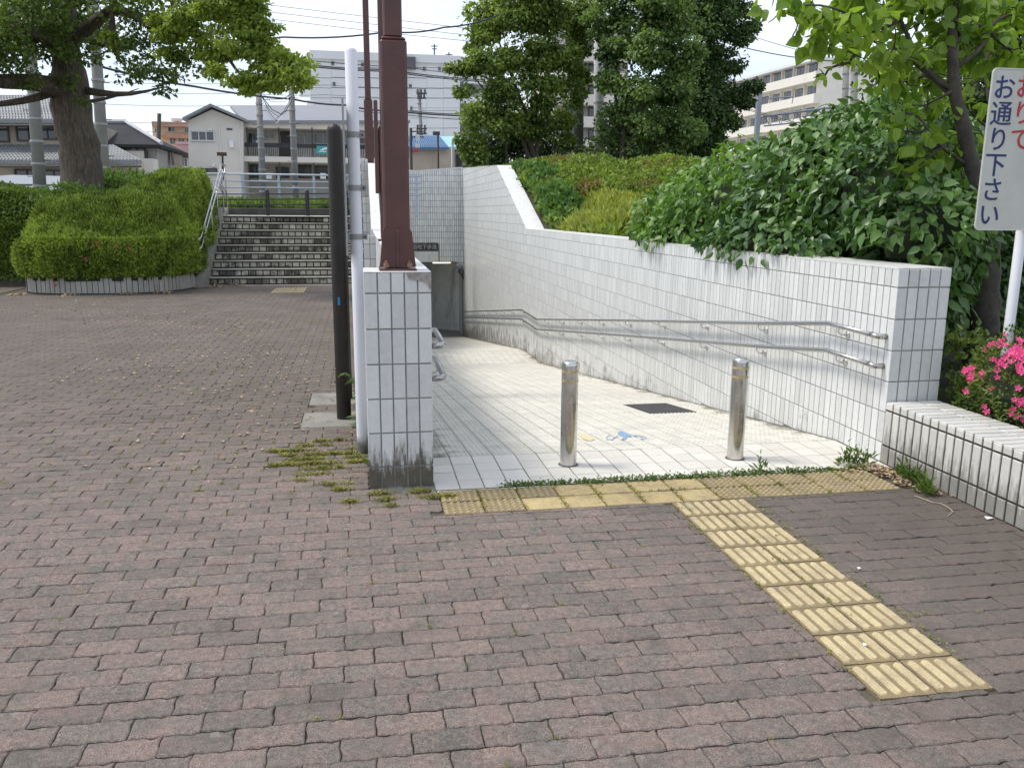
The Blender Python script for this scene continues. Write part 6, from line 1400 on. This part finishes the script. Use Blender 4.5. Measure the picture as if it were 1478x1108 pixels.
for px_, lab in ((590, 'thin dark lamp mast at the right side of the near maroon post'), (318, 'small brown finger sign on a thin post in front of the cream gable'), (632, 'thin brown post with a small box sign before the blue-roofed house'), (652, 'thin white post before the blue-roofed house')):
    if px_ == 318:
        o = empty('street_sign', P(318, 262, 30), lab, 'sign'); b = MB(); b.tube([P(322, 262, 30), P(321, 222, 30)], .035, 8); b.build('post', BARK2, o); b = MB(); pbox(b, 313, 220, 327, 225, 29.9, .05); b.build('board', paint('brown_sign', (.10, .055, .04), .7, .1, 5), o)
    elif px_ == 632:
        o = empty('street_sign', P(633, 262, 34), lab, 'sign'); b = MB(); b.tube([P(633, 262, 34), P(632, 192, 34)], .035, 8); b.build('post', paint('brown_post', (.12, .05, .045), .6, .1, 5), o); b = MB(); pbox(b, 625, 190, 635, 195, 33.9, .15); b.build('board', DKGREY, o)
    elif px_ == 652:
        o = empty('street_sign', P(653, 262, 36), lab, 'post'); b = MB(); b.tube([P(653, 262, 36), P(653, 200, 36)], .05, 8); b.build('post', WHITEP, o); b = MB(); b.cyl(*P(653, 200, 36).xy, [(P(653, 201, 36).z, .06), (P(653, 199, 36).z, .03)], 8); b.build('cap', WHITEP, o)
    else:
        o = empty('street_lamp', P(593, 262, 38), lab, 'street lamp'); b = MB(); b.tube([P(594, 262, 38), P(593, 185, 38)], .06, 8); b.build('post', DKGREY, o); b = MB(); pbox(b, 600, 195, 606, 203, 37.9, .1); pbox(b, 600, 207, 606, 213, 37.9, .1); b.build('sign_box', WHITEP, o)
        b = MB(); b.tube([P(593, 198, 38), P(612, 198, 38)], .03, 5); b.tube([P(593, 190, 38), P(612, 190, 38)], .03, 5); b.build('arm', DKGREY, o)
        b = MB(); pbox(b, 596, 215, 604, 220, 37.9, .1); b.build('red_sign', paint('red_sign', (.6, .06, .08), .5, .1, 5), o)
WIRE = paint('black_cable', (.03, .03, .035), .6, .1, 5)
def wire(label, pts, r=.02, sag=0., bundle=1):
    b = MB()
    for q in range(bundle):
        P3 = [P(x, y+q*2.2, Y) for x, y, Y in pts]; out_ = []
        for a, c in zip(P3[:-1], P3[1:]):
            for k in range(8): t = k/8; p = a.lerp(c, t); p.z -= sag*4*t*(1-t); out_.append(p)
        out_.append(P3[-1]); b.tube(out_, r*.75, 5)
    tag(b.build('overhead_wire', WIRE), label, 'wire', 'overhead wires across the sky')
wire('thick black cable crossing the sky from the camphor crown to behind the maroon post', [(120, 60, 26), (410, 54, 27), (560, 46, 28), (640, 40, 29), (720, 22, 30)], .035, .08)
wire('heavy black cable running from the camphor trunk down across the cream roof', [(140, 95, 25), (280, 125, 28), (420, 143, 33), (500, 152, 33), (560, 160, 36), (700, 168, 42)], .045, .05)
wire('pair of dark cables crossing the top of the white block', [(430, 92, 34), (560, 101, 38), (700, 116, 44)], .032, .05, 2)
wire('thin cable just above the pair on the white block', [(430, 86, 34), (590, 98, 38), (700, 110, 44)], .022, .03)
wire('lower cable pair in front of the blue-roofed house', [(585, 160, 40), (670, 165, 44), (720, 166, 48)], .03, .03, 1)
wire('lower thin cable beneath the heavy one', [(500, 158, 33), (585, 166, 40), (690, 174, 44)], .022, .03)
for k, (y0, y1) in enumerate(((6, 62), (16, 72), (26, 80))): wire(['uppermost', 'middle', 'lowest'][k]+' of three hair-thin wires high in the sky between camphor and maroon post', [(375, y0, 60), (560, y0+22, 60), (700, y1-18, 62)], .022)
for k, y0 in enumerate((118, 132, 150, 175, 188)): wire('railway wire number %s from the top, faint against the sky over the tiled houses' % ['one', 'two', 'three', 'four', 'five'][k], [(140, y0, 70), (350, y0+2.5, 70), (470, y0+5, 70), (660, y0+10, 70)], .022, .1)
wire('black cable between the evergreen and the light green tree', [(1040, 60, 40), (1140, 82, 38), (1240, 90, 41)], .03, .05); wire('thin upper wire between the evergreen and the light green tree', [(1050, 40, 50), (1150, 72, 50), (1240, 80, 50)], .022, .05)
wire('lower wires in front of the balcony block', [(1060, 150, 50), (1160, 180, 50), (1240, 200, 50)], .025, .05, 2)
# fixtures at pole with curled cables
cb_ = empty('cable_hanger', P(395, 150, 32), 'tangle of white and black service cables hanging between the two grey poles', 'cables')
for k in range(7):
    b = MB(); a = P(372+rng.uniform(0, 6), 132+k, 31.6); c = P(418+rng.uniform(0, 5), 135+k*2, 32.6); m_ = a.lerp(c, rng.uniform(.3, .7)); m_.z -= rng.uniform(.2, 1.1); b.tube([a, a.lerp(m_, .5)+Vector((0, 0, -.15)), m_, m_.lerp(c, .5)+Vector((0, 0, -.1)), c], .012, 4); b.build('cable', WHITEP if k % 2 else WIRE, cb_)
# railway gantry at right
gt = empty('railway_gantry', P(1105, 250, 48), 'pale steel catenary gantry with truss beam in front of the balcony block', 'gantry')
LS = paint('galvanised_steel', (.26, .29, .33), .4, .1, 2, metal=.3)
b = MB(); b.box(*[v for v in (P(1102, 0, 48).x, P(1108, 0, 48).x)], 47.9, 48.15, ZS, P(1105, 135, 48).z); b.build('mast', LS, gt)
T0, T1 = P(1103, 168, 48), P(1240, 150, 50); B0, B1 = P(1103, 182, 48), P(1240, 168, 50)
b = MB(); b.tube([T0, T1], .08, 6); b.tube([B0, B1], .05, 6); b.build('beam', LS, gt)
b = MB(); nb = 9
for k in range(nb): b.tube([T0.lerp(T1, k/nb), B0.lerp(B1, (k+.5)/nb)], .03, 4); b.tube([B0.lerp(B1, (k+.5)/nb), T0.lerp(T1, (k+1)/nb)], .03, 4)
q = b.build('truss_web', LS, gt)
b = MB(); b.tube([P(1108, 142, 48), P(1145, 140, 48)], .04, 5); b.tube([P(1145, 140, 48), P(1143, 150, 48)], .03, 4); b.build('bracket_arm', LS, gt)

# ------------------------------------------------------------------ cars
def car(name, label, loc, rz, paintm, L_=4.3, Hh=1.5, roofx=(-.9, 1.2), rb=.1):
    o = empty(name, loc, label, 'car'); o.rotation_euler = (0, 0, rz); bx, by, bz = loc
    def B(mb, nm, mat, parent=o, sm=False):
        q = mb.build(nm, mat, None, sm); q.parent = parent; return q
    pr = [(-L_/2, .35), (-L_/2, .75), (-L_/2+.15, .88), (-L_*.28, .98), (roofx[0]-.1, Hh-.06), (roofx[0]+.5, Hh), (roofx[1]-.3, Hh-.02), (roofx[1]+.35, Hh-.18), (L_/2-.25, .95), (L_/2, .85), (L_/2, .35)]
    mb = MB(); mb.prism(pr, 'y', -.82, .82); B(mb, 'body', paintm)
    gl = [(roofx[0]-.25, 1.0), (roofx[0]+.05, Hh-rb-.05), (roofx[0]+.55, Hh-rb), (roofx[1]-.2, Hh-rb), (roofx[1]+.45, 1.02)]
    mb = MB(); mb.prism(gl, 'y', -.829, .829); B(mb, 'side_window', GLASS)
    mb = MB(); mb.add([(-L_*.27, -.68, .995), (-L_*.27, .68, .995), (roofx[0]-.11, .62, Hh-.1), (roofx[0]-.11, -.62, Hh-.1)], [(0, 1, 2, 3)]); B(mb, 'windscreen', GLASS)
    for sx in (-1, 1):
        for sy in (-1, 1):
            mb = MB(); mb.tube([(sx*L_*.3, sy*.84, .31), (sx*L_*.3, sy*.64, .31)], .31, 18); wq = B(mb, 'wheel', BLACK); mb = MB(); mb.tube([(sx*L_*.3, sy*.846, .31), (sx*L_*.3, sy*.80, .31)], .18, 12); B(mb, 'rim', GREYM, wq)
    for sy in (-1, 1): mb = MB(); mb.bbox(-L_/2-.01, -L_/2+.06, sy*.62-.14, sy*.62+.14, .62, .76, .01); B(mb, 'headlight', WHITEP)
    return o
CARW = paint('white_car_paint', (.78, .80, .82), .15, .02, 2)
pA = P(72, 266, 37); car('parked_car', 'white car whose roof shows above the hedge at the left edge', (pA.x, 37, ZS), 0, CARW, 5.0, 1.42, (-1.6, 1.3), .34)
pB = P(584, 262, 34); car('parked_car', 'white van-like car peeping over the underpass end wall', (pB.x-.6, 33.8, ZS), math.pi, CARW, 3.6, 1.72, (-1.0, .9))
pC = P(512, 262, 30.5); car('parked_car', 'dark car half hidden behind the white pole at street level', (pC.x+1.1, 31., ZS), 0, paint('dark_red_car', (.05, .03, .03), .2, .1, 2), 3.6, 1.45, (-.8, 1.0))

# remove scale drift: nothing else; finish
S.render.film_transparent = False
